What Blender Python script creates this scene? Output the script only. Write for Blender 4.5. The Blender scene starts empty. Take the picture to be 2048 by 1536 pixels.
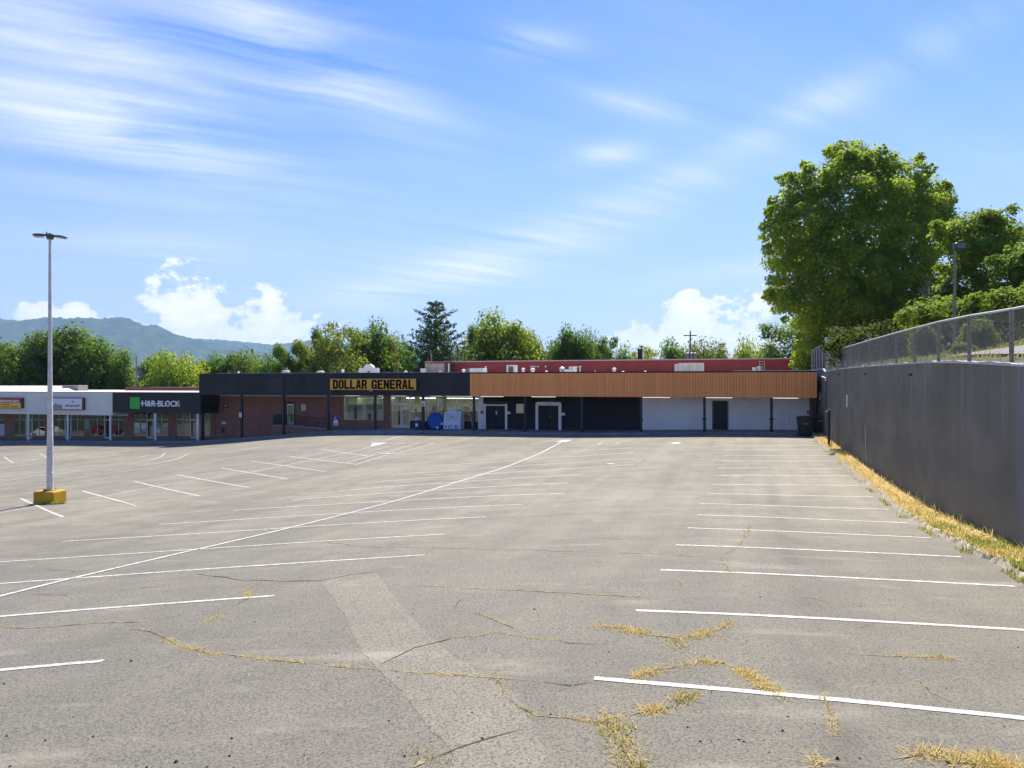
import bpy, bmesh, math, random
import numpy as np
from mathutils import Vector, Matrix

R = math.radians
S = bpy.context.scene
COL = S.collection
random.seed(7)

# ------------------------------------------------------------------ camera
FPX = 1435.0                       # focal length in pixels of the 2048 px wide photograph
CAMZ = 4.0
cd = bpy.data.cameras.new('camera')
cam = bpy.data.objects.new('camera', cd)
COL.objects.link(cam)
cam.location = (0, 0, CAMZ)
cam.rotation_euler = (R(90), 0, 0)
cd.sensor_width = 36.0
cd.lens = 36.0 * FPX / 2048.0
cd.clip_start = 0.1
cd.clip_end = 60000
S.camera = cam

# ------------------------------------------------------------------ view, sun, sky
S.view_settings.view_transform = 'Standard'
S.view_settings.look = 'None'
S.view_settings.gamma = 1
S.view_settings.exposure = 1.34
S.view_settings.use_curve_mapping = False
S.cycles.max_bounces = 6
S.cycles.diffuse_bounces = 3
S.cycles.glossy_bounces = 3
S.cycles.transmission_bounces = 4
S.cycles.transparent_max_bounces = 12
S.cycles.volume_bounces = 0
SUN_AZ, SUN_EL = 20.0, 52.0        # degrees right of the camera's forward axis, above the horizon

sl = bpy.data.lights.new('sun', 'SUN')
sl.energy = 3.7
sl.angle = R(0.53)
sl.color = (1.0, 0.935, 0.82)
sun = bpy.data.objects.new('sun', sl)
COL.objects.link(sun)
sdir = Vector((math.sin(R(SUN_AZ)) * math.cos(R(SUN_EL)), math.cos(R(SUN_AZ)) * math.cos(R(SUN_EL)), math.sin(R(SUN_EL))))
sun.rotation_euler = sdir.to_track_quat('Z', 'Y').to_euler()
sun.location = sdir * 120


class V:
    """a socket with arithmetic, to keep node trees short"""
    def __init__(s, nt, sock): s.nt, s.s = nt, sock
    def _m(s, op, *a):
        n = s.nt.nodes.new('ShaderNodeMath'); n.operation = op
        for i, x in enumerate((s,) + a):
            if isinstance(x, V): s.nt.links.new(x.s, n.inputs[i])
            else: n.inputs[i].default_value = x
        return V(s.nt, n.outputs[0])
    def __add__(s, o): return s._m('ADD', o)
    __radd__ = __add__
    def __sub__(s, o): return s._m('SUBTRACT', o)
    def __rsub__(s, o): return (s * -1.0) + o
    def __mul__(s, o): return s._m('MULTIPLY', o)
    __rmul__ = __mul__
    def __truediv__(s, o): return s._m('DIVIDE', o)
    def __pow__(s, o): return s._m('POWER', o)
    def f(s, op, *a): return s._m(op, *a)
    def clamp(s): return s._m('MAXIMUM', 0.0)._m('MINIMUM', 1.0)
    def step(s, a, b):
        n = s.nt.nodes.new('ShaderNodeMapRange'); n.interpolation_type = 'SMOOTHSTEP'
        s.nt.links.new(s.s, n.inputs[0]); n.inputs[1].default_value = a; n.inputs[2].default_value = b
        n.inputs[3].default_value = 0; n.inputs[4].default_value = 1
        return V(s.nt, n.outputs[0])


def node(nt, typ, **kw):
    n = nt.nodes.new(typ)
    for k, v in kw.items(): setattr(n, k, v)
    return n


def setin(nt, n, key, v):
    if isinstance(v, V): nt.links.new(v.s, n.inputs[key])
    elif isinstance(v, (tuple, list)) and len(v) == 3 and n.inputs[key].type == 'RGBA': n.inputs[key].default_value = (*v, 1)
    else: n.inputs[key].default_value = v


def mixc(nt, fac, a, b, blend='MIX'):
    n = nt.nodes.new('ShaderNodeMix'); n.data_type = 'RGBA'; n.blend_type = blend
    setin(nt, n, 0, fac)
    for i, c in ((6, a), (7, b)):
        if isinstance(c, V): nt.links.new(c.s, n.inputs[i])
        else: n.inputs[i].default_value = (*c, 1)
    return V(nt, n.outputs[2])


def noise(nt, vec, scale, detail=4, rough=.55, dist=0.0, out=0):
    n = nt.nodes.new('ShaderNodeTexNoise')
    if vec is not None: nt.links.new(vec.s, n.inputs['Vector'])
    n.inputs['Scale'].default_value = scale; n.inputs['Detail'].default_value = detail
    n.inputs['Roughness'].default_value = rough; n.inputs['Distortion'].default_value = dist
    return V(nt, n.outputs[out])


def comb(nt, x, y, z):
    n = nt.nodes.new('ShaderNodeCombineXYZ')
    for i, a in enumerate((x, y, z)): setin(nt, n, i, a)
    return V(nt, n.outputs[0])


def sep(nt, v):
    n = nt.nodes.new('ShaderNodeSeparateXYZ'); nt.links.new(v.s, n.inputs[0])
    return [V(nt, n.outputs[i]) for i in range(3)]


W_ = bpy.data.worlds.new('World')
S.world = W_
W_.use_nodes = True
nt = W_.node_tree
nt.nodes.clear()
wo = node(nt, 'ShaderNodeOutputWorld')
bg = node(nt, 'ShaderNodeBackground')
bg.inputs[1].default_value = 0.115
nt.links.new(bg.outputs[0], wo.inputs[0])
sky = node(nt, 'ShaderNodeTexSky', sky_type='NISHITA', sun_disc=False)
sky.sun_elevation = R(SUN_EL)
sky.sun_rotation = R(SUN_AZ)
sky.air_density = 1.0
sky.dust_density = 0.25
sky.ozone_density = 2.2
sky.altitude = 450
hs = node(nt, 'ShaderNodeHueSaturation')
hs.inputs['Saturation'].default_value = 1.34
hs.inputs['Value'].default_value = .69
hs.inputs['Hue'].default_value = .517
nt.links.new(sky.outputs[0], hs.inputs['Color'])
tc = node(nt, 'ShaderNodeTexCoord')
dx, dy, dz = sep(nt, V(nt, tc.outputs['Generated']))
az = dx.f('ARCTAN2', dy)                    # azimuth from +Y towards +X, radians
el = dz.f('ARCSINE')
# high thin cloud: noise on a flat layer far overhead, drawn out along the wind
inv = 1.0 / 1.0
hz = dz.f('MAXIMUM', 0.02) + 0.12
px_, py_ = dx / hz, dy / hz
ca, sa = math.cos(R(28)), math.sin(R(28))
wu = px_ * ca + py_ * sa
wv = py_ * ca - px_ * sa
warp = noise(nt, comb(nt, wu * .5, wv * .8, 3.1), 1.2, 3)
c1 = noise(nt, comb(nt, wu * .42 + warp * .9, wv * 1.35 + warp * .8, 0.0), 1.15, 9, .56)
c2 = noise(nt, comb(nt, wu * .30, wv * .35, 9.4), .8, 3, .5)


def blob(a0, e0, sa_, se_, rot=0.0):
    """a soft patch of cloud around the azimuth and elevation given in degrees"""
    a, e = az - R(a0), el - R(e0)
    c, s = math.cos(R(rot)), math.sin(R(rot))
    x = (a * c + e * s) / R(sa_)
    y = (e * c - a * s) / R(se_)
    return ((x * x + y * y) * -1.0).f('EXPONENT')


patch = (blob(-31, 20.5, 12, 5.5, -20) * 1.0 + blob(-22, 28, 11, 5, -25) * .7 + blob(-13, 22.5, 8, 2.6, -22) * .75
         + blob(-29, 17.2, 10, 1.6, -6) * .55 + blob(1.5, 25.5, 3.6, 1.0, -4) * .8 + blob(10, 21.2, 4.5, 1.3, -10) * .55
         + blob(7.5, 17.6, 3.2, .9, 6) * .6 + blob(-1, 9.5, 9, 1.6, 14) * .75 + blob(31, 22, 10, 1.3, 20) * .36
         + blob(22, 19.5, 10, 1.2, 22) * .35 + blob(-11, 7.0, 5, 1.0, 5) * .6 + blob(18, 8.6, 8, .8, 4) * .45 + blob(4, 12.2, 13, 1.7, 16) * .55 + blob(-29, 9.5, 9, 1.2, 0) * .3)
veil = c2.step(.42, .72) * .5
c3 = noise(nt, comb(nt, wu * .55 + warp * 1.6, wv * 7.5 + warp * 2.8, 6.0), 1.0, 8, .62)
cir = (c1 * .55 + c3 * .5 - .41) * 3.6 * (patch * 1.15 + veil * .6 + .06)
cir = (cir * 1.0).clamp() * el.step(R(-1), R(5))
# fair-weather heaps low over the hills
cn = noise(nt, comb(nt, az * 9.0, el * 11.0, 2.0), 1.6, 8, .56)
cn2 = noise(nt, comb(nt, az * 9.0, el * 13.0, 7.0), 5.5, 5, .55)


def heap(a0, e0, w, h, skew=0.0):
    a, e = az - R(a0), el - R(e0)
    e = e - a * skew
    x, y = a / R(w), e / R(h)
    return (1.0 - (x * x + y * y))


heaps = None
for h_ in ((-24.5, 4.0, 3.6, 4.0), (-26.5, 2.6, 5.0, 2.6), (-19.0, 3.8, 3.4, 3.4), (-17.2, 2.6, 4.0, 3.0), (-22, 1.2, 9, 2.2), (-21.5, 2.4, 7.5, 3.6), (14.5, 2.6, 7.0, 3.4), (-8, .8, 9, 2.0),
           (17.8, 5.0, 2.5, 2.6), (13.5, 4.6, 2.4, 2.2), (11.5, 2.6, 5.0, 2.2), (17.0, 2.8, 5.5, 2.6),
           (-31, 4.6, 1.1, .9), (-33.5, 4.4, 1.4, 1.0),
           (-75, 3, 9, 3.6), (62, 3.2, 8, 3.4), (120, 3, 10, 4), (-130, 3, 9, 4), (175, 3, 9, 3)):
    q = heap(*h_)
    heaps = q if heaps is None else heaps.f('MAXIMUM', q)
body = heaps * .55 + (cn - .5) * 2.8 + (cn2 - .5) * 1.1
cum = body.step(.04, .26)
cum_shade = (cn2 * .5 + body * .5).step(.0, .8)
cir_col = (3.2, 3.45, 4.05)
cum_col = mixc(nt, cum_shade, (3.1, 3.3, 3.9), (4.5, 4.4, 4.3))
# low haze whitens the last degrees above the horizon
hor = (1.0 - el.step(R(-2), R(29))) * .86
c0 = mixc(nt, hor, V(nt, hs.outputs[0]), (1.62, 2.02, 3.55))
c0 = mixc(nt, cir * .95, c0, cir_col)
c0 = mixc(nt, cum * .94, c0, cum_col)
nt.links.new(c0.s, bg.inputs[0])

# ------------------------------------------------------------------ materials
MAT = {}


def mat(name, col=(.5, .5, .5), rough=.7, spec=.3, metal=0.0, var=0.0, vscale=3.0, bump=0.0, bscale=40.0, fn=None, emit=0.0):
    if name in MAT: return MAT[name]
    m = bpy.data.materials.new(name)
    m.use_nodes = True
    t = m.node_tree
    b = t.nodes['Principled BSDF']
    b.inputs['Roughness'].default_value = rough
    b.inputs['Specular IOR Level'].default_value = spec
    b.inputs['Metallic'].default_value = metal
    tcn = node(t, 'ShaderNodeTexCoord')
    oc = V(t, tcn.outputs['Object'])
    c = None
    if fn: c = fn(t, oc, b)
    elif var:
        n = noise(t, oc, vscale, 6, .6)
        c = mixc(t, n.step(.3, .7), tuple(x * (1 - var) for x in col), tuple(min(1, x * (1 + var)) for x in col))
    if c is None: b.inputs['Base Color'].default_value = (*col, 1)
    elif isinstance(c, V): t.links.new(c.s, b.inputs['Base Color'])
    if bump:
        bn = node(t, 'ShaderNodeBump'); bn.inputs['Strength'].default_value = bump; bn.inputs['Distance'].default_value = .02
        n = noise(t, oc, bscale, 4, .6)
        t.links.new(n.s, bn.inputs['Height']); t.links.new(bn.outputs[0], b.inputs['Normal'])
    if emit:
        b.inputs['Emission Color'].default_value = (*col, 1); b.inputs['Emission Strength'].default_value = emit
    MAT[name] = m
    return m


def geo_pos(t):
    return V(t, node(t, 'ShaderNodeNewGeometry').outputs['Position'])


def asphalt_fn(light):
    def fn(t, oc, b):
        p = geo_pos(t)
        x, y, z = sep(t, p)
        big = noise(t, p, .11, 5, .6, .6)
        mid = noise(t, p, .8, 6, .65, .4)
        # drag marks: noise drawn out across the bays and along the lane
        along = noise(t, comb(t, x * .10 + y * .03, y * 1.3 - x * .2, 1.0), 1.0, 6, .62)
        lane = noise(t, comb(t, (x - y * .336) * 1.1, y * .07, 4.0), .9, 5, .6)
        fine = noise(t, p, 34, 3, .7)
        grit = noise(t, p, 110, 2, .8)
        sp = node(t, 'ShaderNodeTexVoronoi'); sp.inputs['Scale'].default_value = 55
        t.links.new(p.s, sp.inputs['Vector'])
        stone = V(t, sp.outputs['Distance']).step(.12, .34)
        f = (big - .5) * .9 + (mid - .5) * .8 + (along - .5) * .62 + (lane - .5) * .75 + .5
        k = light
        c = mixc(t, f.step(.12, .9), (.148 * k, .134 * k, .099 * k), (.298 * k, .268 * k, .196 * k))
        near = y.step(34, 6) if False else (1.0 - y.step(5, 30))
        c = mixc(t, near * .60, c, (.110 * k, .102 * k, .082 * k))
        sc_ = noise(t, p, 30, 3, .75)
        c = mixc(t, (1.0 - stone) * .42, c, (.42 * k, .385 * k, .31 * k))
        c = mixc(t, fine.step(.45, .62) * .70, c, (.040, .038, .037))
        c = mixc(t, grit.step(.5, .72) * .3, c, (.42, .40, .37))
        c = mixc(t, sc_.step(.58, .74) * .32, c, (.38 * k, .36 * k, .33 * k))
        lane_s = x - y * .336
        o1 = (lane_s - .75) / .30
        oil = ((o1 * o1) * -1.0).f('EXPONENT') * noise(t, comb(t, x * 1.2, y * .5, 3.0), 1.0, 5, .6).step(.35, .62) * (1.0 - y.step(30, 46))
        c = mixc(t, oil * .42, c, (.052, .048, .042))
        vo = node(t, 'ShaderNodeTexVoronoi'); vo.inputs['Scale'].default_value = .55
        t.links.new((comb(t, x, y, 0.0)).s, vo.inputs['Vector'])
        drip = (1.0 - (V(t, vo.outputs['Distance']) + (mid - .5) * .35).step(.03, .16)) * mid.step(.42, .6)
        c = mixc(t, drip * .5, c, (.05, .046, .042))
        pale = noise(t, comb(t, x * .35 + y * .1, y * 1.1, 8.0), 1.3, 6, .62).step(.56, .74)
        c = mixc(t, pale * .30, c, (.37 * k, .34 * k, .27 * k))
        bn = node(t, 'ShaderNodeBump'); bn.inputs['Strength'].default_value = .55; bn.inputs['Distance'].default_value = .008
        t.links.new((fine + grit * .6).s, bn.inputs['Height']); t.links.new(bn.outputs[0], b.inputs['Normal'])
        return c
    return fn


def paint_fn(base, wear_col=(.19, .18, .165), amt=.55):
    def fn(t, oc, b):
        p = geo_pos(t)
        n = noise(t, p, 9, 8, .72)
        n2 = noise(t, p, 70, 3, .7)
        w = (n * .6 + n2 * .45).step(amt, amt + .16)
        return mixc(t, w * .75, base, wear_col)
    return fn


def brick_fn(c1_, c2_, mortar):
    def fn(t, oc, b):
        x, y, z = sep(t, oc)
        v = comb(t, x, z, 0.0)
        bk = node(t, 'ShaderNodeTexBrick')
        t.links.new(v.s, bk.inputs['Vector'])
        bk.inputs['Scale'].default_value = 1.0
        bk.inputs['Brick Width'].default_value = .215
        bk.inputs['Row Height'].default_value = .075
        bk.inputs['Mortar Size'].default_value = .010
        bk.inputs['Color1'].default_value = (*c1_, 1); bk.inputs['Color2'].default_value = (*c2_, 1); bk.inputs['Mortar'].default_value = (*mortar, 1)
        bk.inputs['Bias'].default_value = -.1
        n = noise(t, oc, 1.1, 6, .65)
        row = noise(t, comb(t, x * .35, z * 8.0, 0.0), 1.6, 4, .6)
        c = mixc(t, n.step(.35, .75) * .45, V(t, bk.outputs['Color']), tuple(k * .55 for k in c1_))
        c = mixc(t, row.step(.5, .75) * .35, c, (.30, .20, .15))
        bn = node(t, 'ShaderNodeBump'); bn.inputs['Strength'].default_value = .5; bn.inputs['Distance'].default_value = .01
        bn.invert = True
        t.links.new(bk.outputs['Fac'], bn.inputs['Height']); t.links.new(bn.outputs[0], b.inputs['Normal'])
        return c
    return fn


def wall_fn(t, oc, b):
    """dark rendered concrete: run-off streaks down from the top, film of dust, formwork lines"""
    x, y, z = sep(t, oc)
    st = noise(t, comb(t, y * 1.6, z * .055, 0.0), 1.5, 7, .68)
    st2 = noise(t, comb(t, y * 6.5, z * .09, 5.0), 1.0, 6, .7)
    big = noise(t, comb(t, y * .35, z * .5, 2.0), 1.0, 5, .6)
    fine = noise(t, oc, 14, 5, .65)
    c = mixc(t, big.step(.3, .72), (.165, .146, .110), (.228, .203, .157))
    up = z.step(.6, 5.0)
    c = mixc(t, st.step(.48, .72) * up * .55, c, (.30, .28, .255))
    c = mixc(t, st2.step(.50, .74) * .38, c, (.075, .066, .052))
    c = mixc(t, st2.step(.62, .75) * up.step(.55, 1.0) * .55, c, (.42, .40, .37))
    c = mixc(t, fine.step(.5, .8) * .25, c, (.19, .18, .175))
    end = (1.0 - (y + noise(t, oc, .9, 3) * .9).step(15.9, 16.6)) * .5     # an untreated stretch at the near end
    c = mixc(t, end, c, (.22, .215, .225))
    bn = node(t, 'ShaderNodeBump'); bn.inputs['Strength'].default_value = .4; bn.inputs['Distance'].default_value = .02
    t.links.new((fine + st2 * .5).s, bn.inputs['Height']); t.links.new(bn.outputs[0], b.inputs['Normal'])
    return c


def cladding_fn(base, amt=.16):
    def fn(t, oc, b):
        oi = node(t, 'ShaderNodeObjectInfo')
        r = V(t, oi.outputs['Random'])
        x, y, z = sep(t, oc)
        n = noise(t, comb(t, x * 22.0, r * 40.0, z * 1.3), 1.0, 5, .6)
        f = (r * .6 + n * .55)
        c = mixc(t, f.step(.2, .95), tuple(k * (1 - amt) for k in base), tuple(k * (1 + amt) for k in base))
        return c
    return fn


def leaf_mat(name, rough=.62, trans=.48, lo=(.045, .076, .015), hi=(.136, .198, .030), tr=(.31, .45, .055), dead=.02):
    m = bpy.data.materials.new(name)
    m.use_nodes = True
    t = m.node_tree
    b = t.nodes['Principled BSDF']
    out = t.nodes['Material Output']
    g = node(t, 'ShaderNodeNewGeometry')
    rnd = V(t, g.outputs['Random Per Island'])
    tcn = node(t, 'ShaderNodeTexCoord')
    cl = noise(t, V(t, tcn.outputs['Object']), .55, 3, .5)
    oi = node(t, 'ShaderNodeObjectInfo')
    f = (rnd * .6 + cl * .8 - .2).clamp()
    c = mixc(t, f, lo, hi)
    c = mixc(t, rnd.step(1 - dead, 1 - dead * .6) * .8, c, (.19, .13, .05))
    c = mixc(t, 1.0, c, V(t, oi.outputs['Color']), 'MULTIPLY')
    c2 = mixc(t, 1.0, mixc(t, f, tuple(k * .75 for k in tr), tr), V(t, oi.outputs['Color']), 'MULTIPLY')
    t.links.new(c.s, b.inputs['Base Color'])
    b.inputs['Roughness'].default_value = rough
    b.inputs['Specular IOR Level'].default_value = .10
    tl = node(t, 'ShaderNodeBsdfTranslucent')
    t.links.new(c2.s, tl.inputs[0])
    mx = node(t, 'ShaderNodeMixShader'); mx.inputs[0].default_value = trans
    t.links.new(b.outputs[0], mx.inputs[1]); t.links.new(tl.outputs[0], mx.inputs[2])
    t.links.new(mx.outputs[0], out.inputs[0])
    MAT[name] = m
    return m


def glass_mat(name, tint, refl=.1, see=.75):
    m = bpy.data.materials.new(name)
    m.use_nodes = True
    t = m.node_tree
    t.nodes.remove(t.nodes['Principled BSDF'])
    out = t.nodes['Material Output']
    tr = node(t, 'ShaderNodeBsdfTransparent'); tr.inputs[0].default_value = (*[see * k for k in tint], 1)
    gl = node(t, 'ShaderNodeBsdfGlossy'); gl.inputs['Roughness'].default_value = .015; gl.inputs[0].default_value = (.9, .95, 1, 1)
    fr = node(t, 'ShaderNodeFresnel'); fr.inputs[0].default_value = 1.52
    f = (V(t, fr.outputs[0]) * .9 + refl).clamp()
    mx = node(t, 'ShaderNodeMixShader')
    t.links.new(f.s, mx.inputs[0]); t.links.new(tr.outputs[0], mx.inputs[1]); t.links.new(gl.outputs[0], mx.inputs[2])
    t.links.new(mx.outputs[0], out.inputs[0])
    MAT[name] = m
    return m


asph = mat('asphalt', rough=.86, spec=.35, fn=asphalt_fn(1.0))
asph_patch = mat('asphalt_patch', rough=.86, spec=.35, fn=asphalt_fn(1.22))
paint = mat('road_paint', rough=.7, fn=paint_fn((.66, .65, .61), amt=.44))
paint_old = mat('worn_road_paint', rough=.8, fn=paint_fn((.52, .51, .48), amt=.46))
paint_blue = mat('blue_road_paint', rough=.8, fn=paint_fn((.30, .42, .55), amt=.50))
crack_m = mat('crack_dark', (.062, .056, .048), .95)
crack_s = mat('crack_soil', rough=.95, fn=lambda t, o, b: mixc(t, noise(t, geo_pos(t), 6, 6, .7).step(.38, .6), (.085, .072, .052), (.36, .28, .16)))
concrete = mat('concrete', (.30, .285, .26), .9, var=.25, vscale=1.4, bump=.3)
walk_m = mat('sidewalk_concrete', (.20, .195, .185), .9, var=.22, vscale=.8, bump=.2)
kerb_m = mat('kerb_concrete', (.42, .36, .26), .95, var=.3, vscale=3.0, bump=.6, bscale=18)
soil = mat('dry_soil', (.48, .37, .17), .95, var=.3, vscale=4)
wallm = mat('rendered_concrete', rough=.95, spec=.04, fn=wall_fn)
capm = mat('cap_concrete', (.52, .49, .45), .9, var=.22, vscale=5)
brick_m = mat('brick', rough=.85, fn=brick_fn((.32, .122, .084), (.225, .090, .066), (.24, .18, .15)))
redwall = mat('red_painted_block', rough=.8, fn=brick_fn((.36, .052, .045), (.31, .045, .040), (.29, .045, .040)))
black_p = mat('black_panel', rough=.6, spec=.35, fn=cladding_fn((.015, .017, .021), .18))
black_s = mat('black_siding', rough=.6, spec=.35, fn=cladding_fn((.011, .012, .015), .2))
black_t = mat('black_trim', (.018, .019, .022), .5, .4)
orange = mat('cedar_cladding', rough=.6, spec=.3, fn=cladding_fn((.86, .33, .100), .06))
orange_b = mat('cedar_backing', (.20, .075, .03), .7)
stucco = mat('white_stucco', (.66, .64, .60), .85, var=.05, vscale=1.2, bump=.15, bscale=30)
white_w = mat('white_block', (.80, .80, .80), .8, var=.05, vscale=.8, bump=.1, bscale=6)
white_p = mat('white_paint', (.78, .78, .77), .55)
offwhite = mat('aged_white_metal', (.66, .65, .61), .6, var=.12, vscale=5)
cream = mat('cream_metal', (.62, .57, .46), .6, var=.1, vscale=2)
alu = mat('aluminium', (.55, .55, .53), .4, .5, .6)
galv = mat('galvanised_steel', (.42, .42, .40), .5, .5, .7, var=.2, vscale=8)
rail_m = mat('rail_galvanised', (.58, .58, .57), .45, .5, .2)
wire_m = mat('fence_wire', (.24, .23, .205), .6, .3, .2)
galv_d = mat('weathered_steel', (.24, .215, .17), .65, .3, .1, var=.25, vscale=7)
green_d = mat('dark_green_paint', (.02, .035, .032), .6)
soffit_m = mat('soffit_panel', (.48, .47, .44), .8)
glass = glass_mat('window_glass', (.80, .86, .86), .05, .85)
glass_dk = glass_mat('dark_window_glass', (.55, .60, .62), .07, .7)
interior = mat('shop_interior', (.55, .53, .44), .9, var=.2, vscale=.6)
floor_i = mat('shop_floor', (.5, .49, .45), .4)
blind_m = mat('blind_fabric', (.55, .57, .56), .8)
tube_m = mat('lamp_tube', (1, .97, .88), .5, emit=.30)
yellow_s = mat('sign_yellow', rough=.45, fn=lambda t, o, b: mixc(t, noise(t, o, .6, 4).step(.3, .8), (.68, .37, .045), (.72, .43, .06)))
brown_f = mat('sign_brown_frame', (.11, .045, .025), .5)
maroon = mat('sign_maroon_frame', (.14, .035, .04), .5)
sign_black = mat('sign_black', (.010, .009, .007), .9, .05)
sign_white = mat('sign_white', (.80, .80, .80), .5)
sign_red = mat('sign_red', (.42, .035, .035), .5)
sign_yel2 = mat('sign_pale_yellow', (.72, .50, .08), .5)
sign_green = mat('sign_green', (.045, .40, .055), .5)
sign_grey = mat('sign_grey', (.28, .27, .31), .6)
sign_blue = mat('sign_blue', (.03, .09, .36), .5)
yel_block = mat('yellow_painted_concrete', rough=.75, fn=lambda t, o, b: mixc(t, noise(t, o, 5, 7, .7).step(.60, .72) * .7, mixc(t, noise(t, o, 1.4, 5).step(.3, .7), (.44, .25, .010), (.54, .32, .018)), (.25, .20, .12)))
pole_m = mat('pole_paint', (.56, .55, .53), .6, var=.12, vscale=3.0)
lamp_d = mat('lamp_housing', (.10, .095, .09), .5)
lens_m = mat('lamp_lens', (.55, .55, .52), .3)
wood_p = mat('weathered_wood', (.23, .20, .16), .9, var=.25, vscale=6)
bark = mat('bark', (.15, .12, .085), .95, var=.35, vscale=5)
blue_plastic = mat('blue_plastic', (.01, .085, .36), .4, .4, var=.1, vscale=1.5)
teal_plastic = mat('teal_plastic', (.025, .10, .12), .4, .4)
bin_m = mat('dark_bin_plastic', (.012, .016, .019), .45, .4)
roof_m = mat('roof_membrane', (.55, .52, .47), .9, var=.2, vscale=.5)
roof_red = mat('rust_red_metal', (.25, .06, .055), .6)
grass_soil = mat('verge_ground', rough=.95, fn=lambda t, o, b: mixc(t, noise(t, geo_pos(t), 1.3, 6, .65).step(.3, .7), (.075, .095, .025), (.19, .17, .065)))
field_m = mat('field_ground', rough=.95, fn=lambda t, o, b: mixc(t, noise(t, geo_pos(t), .02, 8, .65).step(.35, .65), (.035, .055, .015), (.07, .09, .025)))
bank_m = mat('shaded_bank', (.055, .05, .034), .95, var=.4, vscale=1.2)
upper_road_m = mat('upper_road_concrete', (.36, .33, .30), .9, var=.15, vscale=.9)
mtn_m = mat('wooded_slope', rough=.95, spec=.05, fn=lambda t, o, b: mixc(t, noise(t, geo_pos(t), .012, 8, .7).step(.3, .7), (.008, .024, .008), (.066, .100, .028)))
straw = leaf_mat('straw_blades', .8, .45, (.58, .43, .17), (.74, .59, .27), (.82, .64, .27), .0)
greenb = leaf_mat('green_blades', .7, .45, (.17, .19, .035), (.34, .33, .08), (.42, .44, .08), .0)
leaf = leaf_mat('leaf_green')
needle = leaf_mat('pine_needles', .6, .12, (.034, .074, .014), (.088, .155, .030), (.14, .26, .04), .0)


# ------------------------------------------------------------------ object helpers
def tag(o, label=None, cat=None, group=None, kind=None):
    if label: o['label'] = label
    if cat: o['category'] = cat
    if group: o['group'] = group
    if kind: o['kind'] = kind
    return o


def thing(name, label, cat, loc=(0, 0, 0), rz=0.0, group=None):
    o = bpy.data.objects.new(name, None)
    o.empty_display_size = .3
    COL.objects.link(o)
    o.location = loc
    o.rotation_euler = (0, 0, rz)
    return tag(o, label, cat, group)


def link(name, me, parent=None, loc=None, rz=None):
    o = bpy.data.objects.new(name, me)
    COL.objects.link(o)
    if parent is not None: o.parent = parent
    if loc is not None: o.location = loc
    if rz is not None: o.rotation_euler = (0, 0, rz)
    return o


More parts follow.
